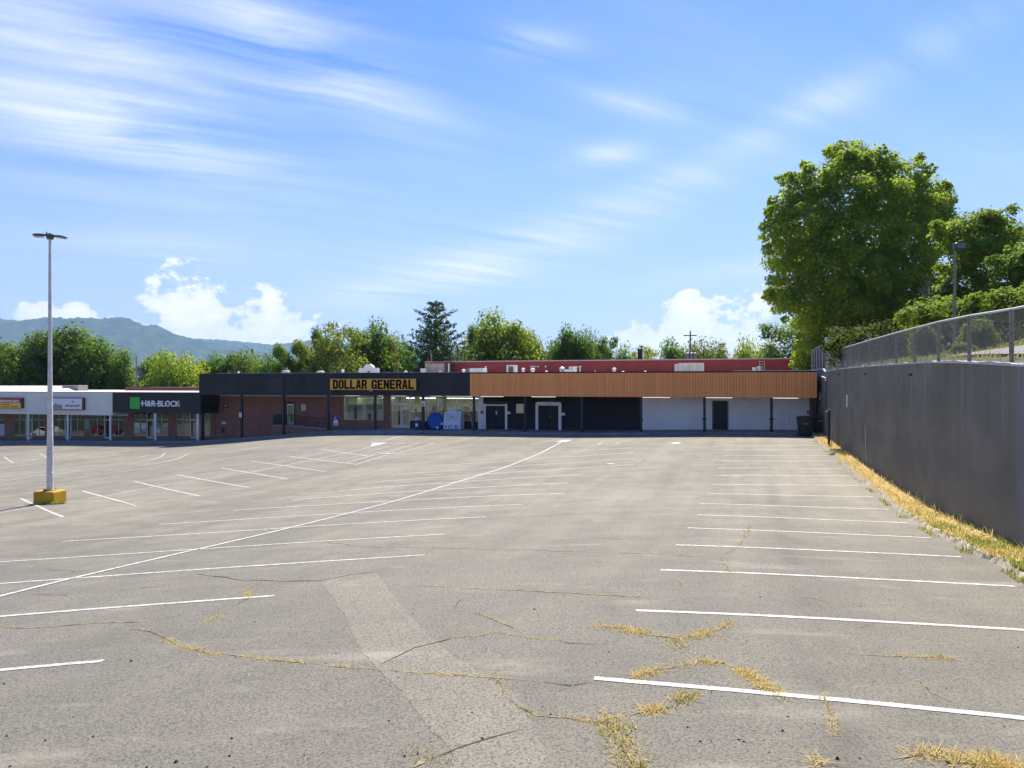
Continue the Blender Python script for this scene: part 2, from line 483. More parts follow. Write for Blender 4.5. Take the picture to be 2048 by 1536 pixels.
class MB:
    def __init__(s): s.v, s.f = [], []
    def add(s, vs, fs):
        b = len(s.v)
        s.v += [tuple(p) for p in vs]
        s.f += [tuple(i + b for i in f) for f in fs]
        return s
    def box(s, x0, x1, y0, y1, z0, z1):
        x0, x1 = min(x0, x1), max(x0, x1); y0, y1 = min(y0, y1), max(y0, y1); z0, z1 = min(z0, z1), max(z0, z1)
        return s.add([(x0, y0, z0), (x1, y0, z0), (x1, y1, z0), (x0, y1, z0), (x0, y0, z1), (x1, y0, z1), (x1, y1, z1), (x0, y1, z1)],
                     [(0, 3, 2, 1), (4, 5, 6, 7), (0, 1, 5, 4), (1, 2, 6, 5), (2, 3, 7, 6), (3, 0, 4, 7)])
    def cbox(s, x0, x1, y0, y1, z0, z1, c=.03):
        """box with its upright and top edges cut"""
        def ring(z, i):
            return [(x0 + i + c, y0 + i, z), (x1 - i - c, y0 + i, z), (x1 - i, y0 + i + c, z), (x1 - i, y1 - i - c, z),
                    (x1 - i - c, y1 - i, z), (x0 + i + c, y1 - i, z), (x0 + i, y1 - i - c, z), (x0 + i, y0 + i + c, z)]
        return s.loft([ring(z0, 0), ring(z1 - c, 0), ring(z1, c)], True)
    def loft(s, rings, caps=False):
        n = len(rings[0]); b = []
        for r in rings: b += r
        fs = []
        for k in range(len(rings) - 1):
            for i in range(n):
                j = (i + 1) % n
                fs.append((k * n + i, k * n + j, (k + 1) * n + j, (k + 1) * n + i))
        if caps:
            fs.append(tuple(reversed(range(n)))); fs.append(tuple(range((len(rings) - 1) * n, len(rings) * n)))
        return s.add(b, fs)
    def tube(s, p0, p1, r0, r1=None, n=8, caps=True):
        r1 = r0 if r1 is None else r1
        p0, p1 = Vector(p0), Vector(p1)
        d = (p1 - p0).normalized()
        a = d.orthogonal().normalized(); b = d.cross(a)
        def ring(p, r): return [tuple(p + (a * math.cos(2 * math.pi * i / n) + b * math.sin(2 * math.pi * i / n)) * r) for i in range(n)]
        return s.loft([ring(p0, r0), ring(p1, r1)], caps)
    def path(s, pts, r, n=6):
        for a, b in zip(pts, pts[1:]): s.tube(a, b, r, r, n)
        return s
    def lathe(s, prof, n=16, c=(0, 0, 0)):
        rings = [[(c[0] + r * math.cos(2 * math.pi * i / n), c[1] + r * math.sin(2 * math.pi * i / n), c[2] + z) for i in range(n)] for r, z in prof]
        return s.loft(rings, True)
    def prism(s, poly, y0, y1):
        """poly in (x, z), given thickness along y"""
        n = len(poly)
        vs = [(x, y0, z) for x, z in poly] + [(x, y1, z) for x, z in poly]
        fs = [tuple(range(n)), tuple(reversed(range(n, 2 * n)))]
        for i in range(n):
            j = (i + 1) % n
            fs.append((i, i + n, j + n, j))
        return s.add(vs, fs)
    def mesh(s, name, m, smooth=False):
        me = bpy.data.meshes.new(name)
        me.from_pydata(s.v, [], s.f)
        if m is not None: me.materials.append(m)
        bm = bmesh.new(); bm.from_mesh(me); bmesh.ops.recalc_face_normals(bm, faces=bm.faces); bm.to_mesh(me); bm.free()
        if smooth:
            for p in me.polygons: p.use_smooth = True
        return me
    def obj(s, name, m, parent=None, smooth=False, kind=None, label=None, loc=None, rz=None):
        o = link(name, s.mesh(name, m, smooth), parent, loc, rz)
        return tag(o, label, None, None, kind)


def copy_tree(o, parent=None):
    c = o.copy()
    COL.objects.link(c)
    if parent is not None: c.parent = parent
    for ch in list(o.children): copy_tree(ch, c)
    return c


# ------------------------------------------------------------------ the lie of the land
TH = R(16.5)                                   # the shop fronts run obliquely to the view
U2, V2 = (math.cos(TH), -math.sin(TH)), (math.sin(TH), math.cos(TH))
OY = 61.45


def W(u, v, z=0.0): return (u * U2[0] + v * V2[0], OY + u * U2[1] + v * V2[1], z)


def fu(px, v=0.0):
    """where along the front a sight line of the photograph meets the plane v metres behind the canopy edge"""
    k = (px - 1024) / FPX
    return (k * (OY + V2[1] * v) - V2[0] * v) / (U2[0] - k * U2[1])


def fz(px, py, v=0.0):
    u = fu(px, v)
    return CAMZ - (py - 768) * W(u, v)[1] / FPX


def wall_x(Y): return 23.3 + .32 * (Y - 53.8)


# sidewalk level under the canopy posts, along u
SW = sorted([(fu(p), z) for p, z in ((-400, -2.6), (57, -2.05), (221, -1.80), (396, -1.58), (483, -1.18), (567, -.80), (656, -.30), (750, -.15), (948, -.07), (1050, -.05),
                                     (1164, -.03), (1282, .10), (1409, .22), (1543, .30), (1640, .33))])


def zs(u): return float(np.interp(u, [a for a, b in SW], [b for a, b in SW]))


CTRL = [(-1.66 + .336 * Y, Y, z) for Y, z in ((7.75, .82), (10.5, .72), (13.2, .58), (18.7, .25), (24, .0), (29.7, -.16), (35, -.13), (40.6, -.05), (48.9, .05), (53.5, .10))]
CTRL += [(wall_x(Y) - .6, Y, z) for Y, z in ((5, .85), (15.5, .33), (21, .0), (26.5, -.10), (35.5, -.06), (45, .06), (53, .14))]
for p in (-400, 57, 221, 396, 483, 567, 656, 750, 948, 1050, 1164, 1282, 1409, 1543):
    u = fu(p)
    CTRL.append((*W(u, -1.6)[:2], zs(u) - .16))
CTRL += [(-17.7, 27, -.85), (-9, 20, -.25), (-10, 14, .1), (-6, 5, .85), (5, 5, .95), (0, -20, 1.6), (-20, 10, -.2), (-30, 40, -1.35), (-20, -10, .5), (15, -15, 1.6),
         (-60, 40, -2.2), (-60, 75, -2.9), (-50, 10, -1.2), (-14, 44, -.75), (-6, 34, -.42), (-28, 60, -1.62), (-50, -25, -.4)]
C_ = np.array(CTRL, float)


def tps_k(d2): return np.where(d2 > 0, .5 * d2 * np.log(np.maximum(d2, 1e-9)), 0.0)


_n = len(C_)
_d2 = ((C_[:, None, :2] - C_[None, :, :2]) ** 2).sum(-1)
_A = np.zeros((_n + 3, _n + 3))
_A[:_n, :_n] = tps_k(_d2) + np.eye(_n) * 6.0
_P = np.c_[np.ones(_n), C_[:, :2]]
_A[:_n, _n:] = _P
_A[_n:, :_n] = _P.T
_sol = np.linalg.solve(_A, np.r_[C_[:, 2], np.zeros(3)])


def gzs(x, y):
    x, y = np.asarray(x, float), np.asarray(y, float)
    d2 = (x[..., None] - C_[:, 0]) ** 2 + (y[..., None] - C_[:, 1]) ** 2
    return tps_k(d2) @ _sol[:_n] + _sol[_n] + _sol[_n + 1] * x + _sol[_n + 2] * y


def gz(x, y): return float(gzs(np.array([x]), np.array([y]))[0])


_YS = np.concatenate([np.arange(2.5, 30, .05), np.arange(30, 85, .1)])


def on_lot(px, py):
    """the point of the car park seen at a pixel of the photograph"""
    k = (px - 1024) / FPX
    h = CAMZ - (py - 768) / FPX * _YS - gzs(k * _YS, _YS)
    i = int(np.argmax(h < 0))
    if h[i] >= 0: i = len(_YS) - 1
    i = max(i, 1)
    t = h[i - 1] / (h[i - 1] - h[i]) if h[i - 1] != h[i] else 0
    Y = _YS[i - 1] + (_YS[i] - _YS[i - 1]) * t
    return (k * Y, Y)


# --- car park sheet
xs = np.arange(-78, 30.01, .75); ys = np.arange(-45, 84.01, .75)
GX, GY = np.meshgrid(xs, ys)
GZ = gzs(GX, GY)
keep = (GX < wall_x(GY) + 1.2)
lu = (GX * U2[0] + (GY - OY) * U2[1]); lv = (GX * V2[0] + (GY - OY) * V2[1])
keep &= lv < 3.6
idx = np.arange(GX.size).reshape(GX.shape)
q = np.stack([idx[:-1, :-1], idx[:-1, 1:], idx[1:, 1:], idx[1:, :-1]], -1)
kq = keep[:-1, :-1] & keep[:-1, 1:] & keep[1:, 1:] & keep[1:, :-1]
me = bpy.data.meshes.new('parking_lot')
me.from_pydata(np.c_[GX.ravel(), GY.ravel(), GZ.ravel()].tolist(), [], q[kq].tolist())
me.materials.append(asph)
for p in me.polygons: p.use_smooth = True
lot = tag(link('parking_lot', me), kind='structure')


def lot_z(x, y):
    """height of the car park mesh (not of the smooth function it samples)"""
    i = (x - xs[0]) / .75; j = (y - ys[0]) / .75
    i0 = int(min(max(math.floor(i), 0), len(xs) - 2)); j0 = int(min(max(math.floor(j), 0), len(ys) - 2))
    a, b = i - i0, j - j0
    z = GZ[j0:j0 + 2, i0:i0 + 2]
    return float((z[0, 0] * (1 - a) + z[0, 1] * a) * (1 - b) + (z[1, 0] * (1 - a) + z[1, 1] * a) * b)


def ribbon(pts, w, lift=.006, wob=0.0, seed=0, taper=False):
    """strip lying on the car park along world points"""
    rng = random.Random(seed)
    P = [Vector((x, y)) for x, y in pts]
    Q = [P[0]]
    for a, b in zip(P, P[1:]):
        n = max(1, int((b - a).length / .6))
        for i in range(1, n + 1): Q.append(a.lerp(b, i / n))
    mb = MB(); L = []
    for i, p in enumerate(Q):
        d = (Q[min(i + 1, len(Q) - 1)] - Q[max(i - 1, 0)])
        d = d.normalized() if d.length else Vector((1, 0))
        nrm = Vector((-d.y, d.x))
        ww = w * (1 + rng.uniform(-wob, wob))
        if taper and i in (0, len(Q) - 1): ww *= .2
        off = nrm * rng.uniform(-wob, wob) * w * .8
        for s in (-1, 0, 1):
            c = p + nrm * s * ww / 2 + off
            L.append((c.x, c.y, lot_z(c.x, c.y) + lift))
    fs = []
    for i in range(len(Q) - 1):
        for s in (0, 1): fs.append((3 * i + s, 3 * i + s + 1, 3 * i + 4 + s, 3 * i + 3 + s))
    return mb.add(L, fs)


def line_px(pts, w=.10, m=paint, name='parking_line', lift=.006):
    return ribbon([on_lot(*p) for p in pts], w, lift, .03, len(pts)).obj(name, m, lot)


# bays against the retaining wall: left end of each line, then the end at the kerb
right_bays = [((1188, 1357), (2130, 1446)), ((1272, 1221), (2075, 1262)), ((1321, 1140), (2030, 1173)), ((1352, 1090), (1922, 1114)), ((1375, 1056), (1862, 1076)),
              ((1394, 1030), (1815, 1046)), ((1398, 1007), (1778, 1019)), ((1414, 987), (1747, 994)), ((1424, 969), (1720, 971)), ((1432, 951), (1698, 952)),
              ((1435, 936), (1686, 937)), ((1443, 922), (1672, 923)), ((1445, 911), (1658, 911)), ((1448, 900), (1645, 900)), ((1450, 891), (1636, 891)), ((1455, 883), (1622, 883)),
              ((1458, 876.5), (1600, 876)), ((1460, 871.5), (1590, 871))]
for i, (a, b) in enumerate(right_bays): line_px([a, b], .105, paint if i < 16 else paint_old)
# long lines across the middle double row
mid_bays = [((-60, 1346), (206, 1322)), ((-60, 1238), (548, 1192)), ((-60, 1172), (742, 1117)), ((-60, 1128), (866, 1070)), ((125, 1083), (972, 1034)), ((318, 1049), (1045, 1009)),
            ((468, 1021), (1128, 987)), ((585, 1000), (1135, 966)), ((676, 982), (1165, 949)), ((750, 964), (1268, 929)), ((780, 950), (1268, 917)), ((867, 932), (1268, 905)),
            ((1060, 907), (1258, 896)), ((1080, 895), (1275, 885))]
for i, (a, b) in enumerate(mid_bays): line_px([a, b], .10, paint if i not in (10, 13) else paint_old)
line_px([(742, 1117), (850, 1110)], .10, paint_old, lift=.006); line_px([(866, 1070), (892, 1068.3)], .10, paint_old)
line_px([(-60, 1211), (0, 1193), (145, 1157), (390, 1100), (600, 1051), (780, 1005), (905, 967), (1010, 935), (1080, 907), (1128, 882)], .12, paint, 'parking_line', .011)
line_px([(1160, 886.5), (1275, 884.5)], .09, paint_old)
line_px([(1196, 889), (1204, 885.4)], .09); line_px([(1232, 888), (1239, 885.2)], .09)
# row by the lamp post
for a, b in (((42, 997), (126, 1034)), ((165, 982), (243, 1003)), ((268, 963), (399, 992)), ((355, 950), (498, 975)), ((442, 936), (575, 958)), ((502, 922), (650, 943)),
             ((573, 912), (715, 929)), ((643, 899), (742, 913))): line_px([a, b], .105)
line_px([(243, 1003), (273, 1012)], .09, paint_old)
line_px([(-40, 1033), (80, 1012)], .10, paint, lift=.011)
line_px([(134, 1005), (215, 992), (330, 970), (450, 952), (500, 945), (560, 933), (632, 918), (690, 907), (742, 894), (752, 891)], .10, paint, lift=.011)
# hatched bay before the shop door
for pts in ([(748, 887), (869, 886.3)], [(869, 886.3), (792, 908.5)], [(722, 907), (808, 886.6)], [(760, 908.5), (838, 886.4)], [(694, 926), (752, 909)],
            [(715, 929), (790, 905)], [(735, 905.5), (792, 908.5)], [(768, 882), (815, 870.3)], [(775, 879.5), (800, 872.5)]): line_px(pts, .10, paint, lift=.016)
tri = [on_lot(*p) for p in ((741, 894.5), (745, 886), (776, 886), (760, 890))]
MB().add([(x, y, lot_z(x, y) + .020) for x, y in tri], [(0, 1, 2, 3)]).obj('painted_patch', paint, lot)
line_px([(770, 908.5), (784, 907)], .5, paint_blue, 'painted_patch', .021); line_px([(736, 913.5), (746, 912.5)], .4, paint_blue, 'painted_patch', .021)
for a, b, h in (((1121, 884.5), (1135, 880.2), .75), ((1217, 928.5), (1228, 927.8), .42)): line_px([a, b], h, paint, 'painted_patch', .017)
# turning arrow near the white wall
ar = on_lot(1352, 886)
for pts, w in (([(1340, 887), (1366, 886.6)], .16), ([(1346, 885.3), (1358, 888.2)], .34), ([(1346, 888.2), (1357, 884.2)], .2)): line_px(pts, w, paint, 'painted_arrow', .012)
# far left: lanes and bays before the lower shops
for pts, m in (([(-30, 906.5), (155, 908.5)], paint_old), ([(-30, 912), (80, 907.8)], paint_old), ([(20, 915), (82, 907.5)], paint_old), ([(8, 913.5), (27, 926)], paint), ([(80, 908), (96, 915.5)], paint),
               ([(105, 916), (155, 909)], paint_old), ([(200, 914), (220, 911), (239, 907)], paint), ([(173, 927), (235, 922), (270, 917), (299, 910)], paint), ([(253, 929.5), (300, 921), (322, 913.5), (331, 906)], paint),
               ([(280, 932), (330, 924), (358, 916.5), (377, 908)], paint), ([(15, 948.5), (95, 943.5), (170, 935), (230, 928)], paint_old), ([(-30, 963), (95, 950.5), (160, 941), (245, 927.5)], paint),
               ([(-30, 968), (60, 955), (150, 945)], paint_old), ([(-30, 960), (95, 949.5), (200, 947.5)], paint_old), ([(-30, 969), (95, 961.5)], paint_old), ([(168, 950), (200, 947.5)], paint),
               ([(207, 943), (285, 930), (300, 927)], paint_old), ([(440, 898.5), (478, 896)], paint_old), ([(-20, 976), (4, 974)], paint)):
    line_px(pts, .10, m, lift=.008)
line_px([(44, 921.5), (74, 919)], .6, paint_blue, 'painted_patch', .013)

# paler strip of patched asphalt
pp = [(642, 1166), (668, 1152), (752, 1143), (770, 1170), (808, 1218), (856, 1270), (908, 1312), (972, 1352), (1034, 1392), (1060, 1440), (1092, 1500), (1085, 1560), (905, 1560), (900, 1500), (838, 1432), (800, 1378), (742, 1328), (714, 1288), (690, 1232)]
pw = [on_lot(*p) for p in pp]
bm = bmesh.new()
f = bm.faces.new([bm.verts.new((x, y, 0)) for x, y in pw])
bmesh.ops.triangulate(bm, faces=[f])
for _ in range(3): bmesh.ops.subdivide_edges(bm, edges=bm.edges[:], cuts=1)
rr = random.Random(4)
for v in bm.verts:
    if v.is_boundary: v.co.x += rr.uniform(-.02, .02); v.co.y += rr.uniform(-.02, .02)
    v.co.z = lot_z(v.co.x, v.co.y) + .003
me = bpy.data.meshes.new('asphalt_patch'); bm.to_mesh(me); bm.free(); me.materials.append(asph_patch)
link('asphalt_patch', me, lot)


def jitter_path(pts, amp, step, seed):
    rng = random.Random(seed)
    out = [pts[0]]
    for (x0, y0), (x1, y1) in zip(pts, pts[1:]):
        L = math.hypot(x1 - x0, y1 - y0); n = max(1, int(L / step))
        for i in range(1, n + 1):
            t = i / n; w = 0 if i == n else amp
            out.append((x0 + (x1 - x0) * t + rng.uniform(-w, w), y0 + (y1 - y0) * t + rng.uniform(-w, w)))
    return out


# cracks: (points in the photograph, straw density per metre, blade length, width, share of green)
cracks = [
    ([(-20, 1256), (100, 1255), (180, 1247), (262, 1245), (300, 1242)], 45, .05, .06, .0),
    ([(255, 1258), (296, 1262), (322, 1272), (350, 1287), (412, 1306), (520, 1318), (650, 1330), (760, 1340), (870, 1348), (960, 1355), (1020, 1358), (1080, 1364)], 190, .055, .09, .05),
    ([(1000, 1366), (1010, 1392), (1040, 1416), (1075, 1432), (1140, 1437), (1195, 1445)], 150, .05, .08, .12),
    ([(405, 1249), (440, 1232), (480, 1205), (500, 1192), (496, 1182), (505, 1172), (530, 1162)], 150, .05, .08, .05),
    ([(395, 1147), (480, 1160), (560, 1163), (640, 1162), (700, 1150), (760, 1143)], 30, .04, .05, .0),
    ([(610, 1082), (690, 1088), (720, 1094), (900, 1097), (1060, 1100), (1200, 1105), (1320, 1109), (1430, 1116)], 55, .05, .06, .05),
    ([(920, 1176), (1000, 1180), (1090, 1184), (1200, 1190), (1262, 1194), (1310, 1198)], 60, .045, .06, .0),
    ([(908, 1275), (950, 1272), (1000, 1265), (1018, 1270), (1060, 1276), (1112, 1281)], 100, .05, .08, .0),
    ([(935, 1222), (975, 1234), (1010, 1248), (1030, 1258)], 70, .04, .05, .1),
    ([(1182, 1253), (1230, 1255), (1290, 1268), (1350, 1277), (1400, 1272), (1440, 1257), (1458, 1245)], 420, .075, .15, .08),
    ([(1345, 1277), (1362, 1300)], 500, .07, .22, .3),
    ([(1430, 1270), (1462, 1284)], 260, .06, .1, .05),
    ([(1272, 1355), (1310, 1340), (1365, 1332), (1400, 1322), (1440, 1325), (1480, 1338), (1510, 1358), (1545, 1384), (1570, 1400)], 360, .085, .14, .06),
    ([(1258, 1432), (1290, 1424), (1325, 1418)], 520, .085, .16, .05),
    ([(1352, 1418), (1362, 1402), (1382, 1386)], 420, .08, .16, .35),
    ([(1198, 1446), (1222, 1434), (1240, 1432)], 500, .09, .16, .02),
    ([(1222, 1446), (1235, 1470), (1250, 1500), (1272, 1536), (1285, 1560)], 560, .09, .22, .35),
    ([(1646, 1386), (1660, 1420), (1668, 1450), (1672, 1475)], 190, .08, .08, .05),
    ([(1680, 1305), (1720, 1309), (1790, 1313), (1860, 1315), (1905, 1316)], 190, .07, .09, .1),
    ([(1838, 1362), (1862, 1385), (1905, 1407)], 120, .06, .08, .05),
    ([(1590, 1193), (1625, 1196), (1660, 1208)], 80, .05, .06, .0),
    ([(1786, 1520), (1830, 1510), (1880, 1512), (1910, 1522), (1960, 1528), (2030, 1535)], 620, .13, .2, .12),
    ([(1630, 1515), (1640, 1535)], 160, .12, .1, .05),
    ([(1440, 1118), (1450, 1108), (1470, 1098), (1490, 1075), (1500, 1050)], 90, .06, .1, .2),
    ([(1440, 1118), (1455, 1135), (1465, 1150)], 120, .05, .1, .1),
    ([(1356, 1155), (1364, 1172)], 120, .05, .1, .0),
    ([(1270, 1196), (1285, 1182)], 140, .05, .09, .0),
    ([(830, 1536), (842, 1524), (855, 1520)], 700, .07, .25, .8),
    ([(1560, 1480), (1600, 1500)], 0, .05, .05, 0),
]
dark_only = [[(60, 1189), (130, 1190), (135, 1194)], [(160, 1186), (260, 1180), (335, 1171)], [(300, 1242), (385, 1227)], [(820, 1170), (880, 1174), (915, 1176)], [(760, 1330), (830, 1296), (885, 1282), (908, 1275)],
             [(860, 1520), (920, 1496), (975, 1478), (1040, 1460)], [(1112, 1281), (1140, 1287), (1215, 1290)], [(1080, 1364), (1140, 1372), (1185, 1366)], [(1470, 1450), (1530, 1470)], [(910, 1216), (915, 1205), (925, 1198)],
             [(780, 1217), (830, 1218)], [(80, 1140), (170, 1143)], [(1905, 1316), (1960, 1320)], [(1690, 1250), (1720, 1256), (1740, 1250)], [(330, 1135), (362, 1133), (372, 1126)]]
blade_s, blade_g = [], []
ci = 0
for pts, dens, bl, wd, gr in cracks:
    wp = [on_lot(*p) for p in pts]
    jp = jitter_path(wp, .04, .22, ci)
    ribbon(jp, max(.022 if dens < 80 else .014, wd * .16) if dens else .013, .0065, .6, ci, True).obj('asphalt_crack', crack_s if dens > 40 else crack_m, lot)
    rng = random.Random(100 + ci)
    lens = [math.hypot(b[0] - a[0], b[1] - a[1]) for a, b in zip(jp, jp[1:])]
    for (a, b), L in zip(zip(jp, jp[1:]), lens):
        gap = rng.random()
        loc_d = dens * (0 if gap < .14 else .15 + 2.4 * rng.random() ** 2)
        for _ in range(int(loc_d * L * 1.9)):
            t = rng.random()
            x = a[0] + (b[0] - a[0]) * t + rng.gauss(0, wd * .42); y = a[1] + (b[1] - a[1]) * t + rng.gauss(0, wd * .42)
            (blade_g if rng.random() < gr * rng.uniform(.3, 1.9) else blade_s).append((x, y, bl * rng.uniform(.3, 1.25), None))
    ci += 1
for pts in dark_only:
    wp = jitter_path([on_lot(*p) for p in pts], .05, .25, ci)
    ribbon(wp, .013, .0065, .6, ci, True).obj('asphalt_crack', crack_m, lot)
    ci += 1


def blades_mesh(name, items, m, wide=.010, seed=1, lean=1.0):
    """many single blades of grass, each a bent, tapering strip"""
    if not items: return None
    rng = np.random.default_rng(seed)
    A = np.array([(x, y, z if z is not None else lot_z(x, y), l) for x, y, l, z in items])
    n = len(A)
    az_ = rng.uniform(0, 2 * math.pi, n)
    d = np.c_[np.cos(az_), np.sin(az_), np.zeros(n)]
    s = np.c_[-np.sin(az_), np.cos(az_), np.zeros(n)]
    up = np.array([0, 0, 1.0])
    L = A[:, 3:4]
    ln = rng.uniform(.25, 1.1, (n, 1)) * lean; fl = np.clip(1.0 - .42 * ln, .18, 1)
    w = wide * rng.uniform(.6, 1.4, (n, 1))
    b0 = A[:, :3] + np.array([0, 0, -.005])
    midp = b0 + up * L * .55 * fl + d * L * ln * .32
    tip = b0 + up * L * fl * .92 + d * L * ln * .8
    vs = np.stack([b0 - s * w, b0 + s * w, midp + s * w * .75, midp - s * w * .75, tip], 1).reshape(-1, 3)
    me = bpy.data.meshes.new(name)
    k = np.arange(n)[:, None] * 5
    quads = (k + np.array([[0, 1, 2, 3]])); tris = (k + np.array([[3, 2, 4]]))
    loops = np.concatenate([np.concatenate([quads, tris], 1).ravel()])
    me.vertices.add(len(vs)); me.vertices.foreach_set('co', vs.ravel())
    me.loops.add(len(loops)); me.loops.foreach_set('vertex_index', loops)
    me.polygons.add(2 * n)
    st = np.empty(2 * n, int); st[0::2] = np.arange(n) * 7; st[1::2] = np.arange(n) * 7 + 4
    me.polygons.foreach_set('loop_start', st)
    me.update(calc_edges=True); me.validate()
    me.materials.append(m)
    return me


tag(link('dry_grass', blades_mesh('dry_grass', blade_s, straw, .0042, 1, 2.1)), 'straw-coloured dead grass growing out of the asphalt cracks', 'grass', kind='stuff')
tag(link('weeds', blades_mesh('weeds', blade_g, greenb, .004, 2, 1.5)), 'green weeds sprouting among the straw in asphalt cracks', 'weeds', kind='stuff')
# loose grit on the near asphalt
rng = random.Random(5)
mb = MB()
for _ in range(200):
    px, py = rng.uniform(0, 2048), 1536 - (rng.random() ** 1.6) * 420
    x, y = on_lot(px, py); z = lot_z(x, y); r = rng.choice((.006, .008, .011, .016))
    if rng.random() < .05: r = .024
    a = rng.uniform(0, 6.28)
    pts = [(x + r * math.cos(a + i * 1.57) * rng.uniform(.7, 1.3), y + r * math.sin(a + i * 1.57) * rng.uniform(.7, 1.3), z) for i in range(4)]
    mb.add(pts + [(x, y, z + r * rng.uniform(.6, 1.2))], [(0, 1, 4), (1, 2, 4), (2, 3, 4), (3, 0, 4)])
mb.obj('gravel', mat('grit', rough=.9, fn=lambda t, o, b: mixc(t, V(t, node(t, 'ShaderNodeNewGeometry').outputs['Random Per Island']).step(.45, .8), (.045, .042, .04), (.5, .48, .44))), kind='stuff', label='loose dark and pale grit lying on the near asphalt')

# ------------------------------------------------------------------ kerb, verge and retaining wall
kerb_px = [(1618, 869), (1640, 889), (1663, 909), (1701, 941), (1730, 968), (1768, 997), (1794, 1021), (1834, 1048), (1901, 1085), (1955, 1112), (1995, 1131), (2048, 1158)]
kp = [on_lot(*p) for p in kerb_px]
kp += [(kp[-1][0] - .36 * d, kp[-1][1] - d) for d in (2, 5, 9, 14, 22, 32)]
kx = np.array([p[0] for p in kp])[::-1]; ky = np.array([p[1] for p in kp])[::-1]
def kerb_x(Y): return float(np.interp(Y, ky, kx))
mb = MB(); rng = random.Random(8); rings = []
Y = 54.2
while Y > -14:
    x = kerb_x(Y)
    rough = max(0, min(1, (24 - Y) / 10)) * .05 + .008
    z0 = lot_z(x, Y)
    h = .12 + rng.uniform(-rough, rough * .4); w = .24 + rng.uniform(-rough, rough)
    if Y < 17 and rng.random() < .22: h *= .45
    xo = x + rng.uniform(-rough, rough)
    rings.append([(xo - .03, Y, z0 - .08), (xo + .09, Y, z0 + h * .8), (xo + .13, Y, z0 + h), (xo + w, Y, z0 + h), (xo + w + .02, Y, z0 - .08)])
    Y -= .45 if Y > 22 else .22
mb.loft(rings, True).obj('kerb', kerb_m, kind='structure')
# verge
vs, fs = [], []
for i, Y in enumerate(np.arange(-14, 54.4, .8)):
    x0, x1 = kerb_x(Y) + .15, wall_x(Y) + .2
    for j in range(5):
        x = x0 + (x1 - x0) * j / 4
        vs.append((x, Y, lot_z(kerb_x(Y), Y) + .10 + .05 * j / 4 + rng.uniform(-.02, .02)))
    if i:
        for j in range(4): fs.append((5 * (i - 1) + j, 5 * (i - 1) + j + 1, 5 * i + j + 1, 5 * i + j))
MB().add(vs, fs).obj('verge', soil, kind='structure')
it_s, it_g = [], []
rng = random.Random(9)
for _ in range(34000):
    Y = 9 + 45 * rng.random() ** 1.25
    x0, x1 = kerb_x(Y) + .1, wall_x(Y) - .02
    x = rng.uniform(x0, x1)
    if x1 - x0 < .1: continue
    z = lot_z(kerb_x(Y), Y) + .09
    g = max(0.0, min(.9, (25.5 - Y) / 10)) * (.75 + .5 * math.sin(x * 2.3 + Y * 1.7))
    l = rng.uniform(.06, .16) * (1.3 if rng.random() < .1 else 1) * (1.0 if Y > 25 else 1.1)
    if x > x1 - .25 and rng.random() < .10: l *= 2.6
    (it_g if rng.random() < g else it_s).append((x, Y, l, z))
for _ in range(2600):                               # tufts in front of the kerb
    Y = 10 + 40 * rng.random() ** 1.4
    if math.sin(Y * 2.1) + .6 * math.sin(Y * 5.3) < .15: continue
    x = kerb_x(Y) + rng.uniform(-.22, .02)
    (it_g if rng.random() < (.85 if Y < 28 else .1) else it_s).append((x, Y, rng.uniform(.06, .17), None))
tag(link('dry_grass', blades_mesh('dry_grass', it_s, straw, .011, 3, 1.1)), 'sunlit straw-coloured grass on the verge below the retaining wall', 'grass', kind='stuff')
tag(link('grass', blades_mesh('grass', it_g, greenb, .010, 4, 1.0)), 'yellow-green grass on the near verge below the retaining wall', 'grass', kind='stuff')

WT = [(-16, 4.1), (2, 4.25), (13, 4.36), (15.5, 4.42), (19.9, 4.62), (23.4, 4.73), (29.2, 4.81), (35.2, 4.88), (44.5, 4.96), (50.0, 4.93), (52.4, 4.90), (53.9, 5.12), (56, 5.2), (62, 5.2), (82, 5.2)]
def wall_top(Y): return float(np.interp(Y, [a for a, b in WT], [b for a, b in WT]))
WDIR = Vector((.32, 1.0)).normalized(); WN = Vector((WDIR.y, -WDIR.x))      # along the wall; towards the upper ground
wall = thing('retaining_wall', 'tall dark grey rendered retaining wall beside the parking bays', 'wall', (wall_x(0), 0, 0))
mb = MB(); cap = MB(); rings, crings = [], []
for Y in np.arange(-16, 82.1, .5):
    x = wall_x(Y) - wall_x(0); zt = wall_top(Y); zb = -1.2
    wob = .012 * math.sin(Y * 1.9) + .01 * math.sin(Y * 4.7)
    rings.append([(x + wob, Y, zb), (x + wob * .5, Y, zb + 2.5), (x + wob, Y, zt - .05), (x + .36, Y - .1, zt - .05), (x + .36, Y - .1, zb)])
    crings.append([(x - .012 + wob, Y, zt - .045), (x - .012 + wob, Y, zt + .02 + wob), (x + .40, Y - .1, zt + .02), (x + .40, Y - .1, zt - .055)])
mb.loft(rings, True).obj('wall_face', wallm, wall)
cap.loft(crings, True).obj('coping', capm, wall)


def wpt(Y, z, off=0.0):
    """a point on (off > 0: in front of) the wall face, in the wall's own frame"""
    return (wall_x(Y) - wall_x(0) - WN.x * off, Y - WN.y * off, z)


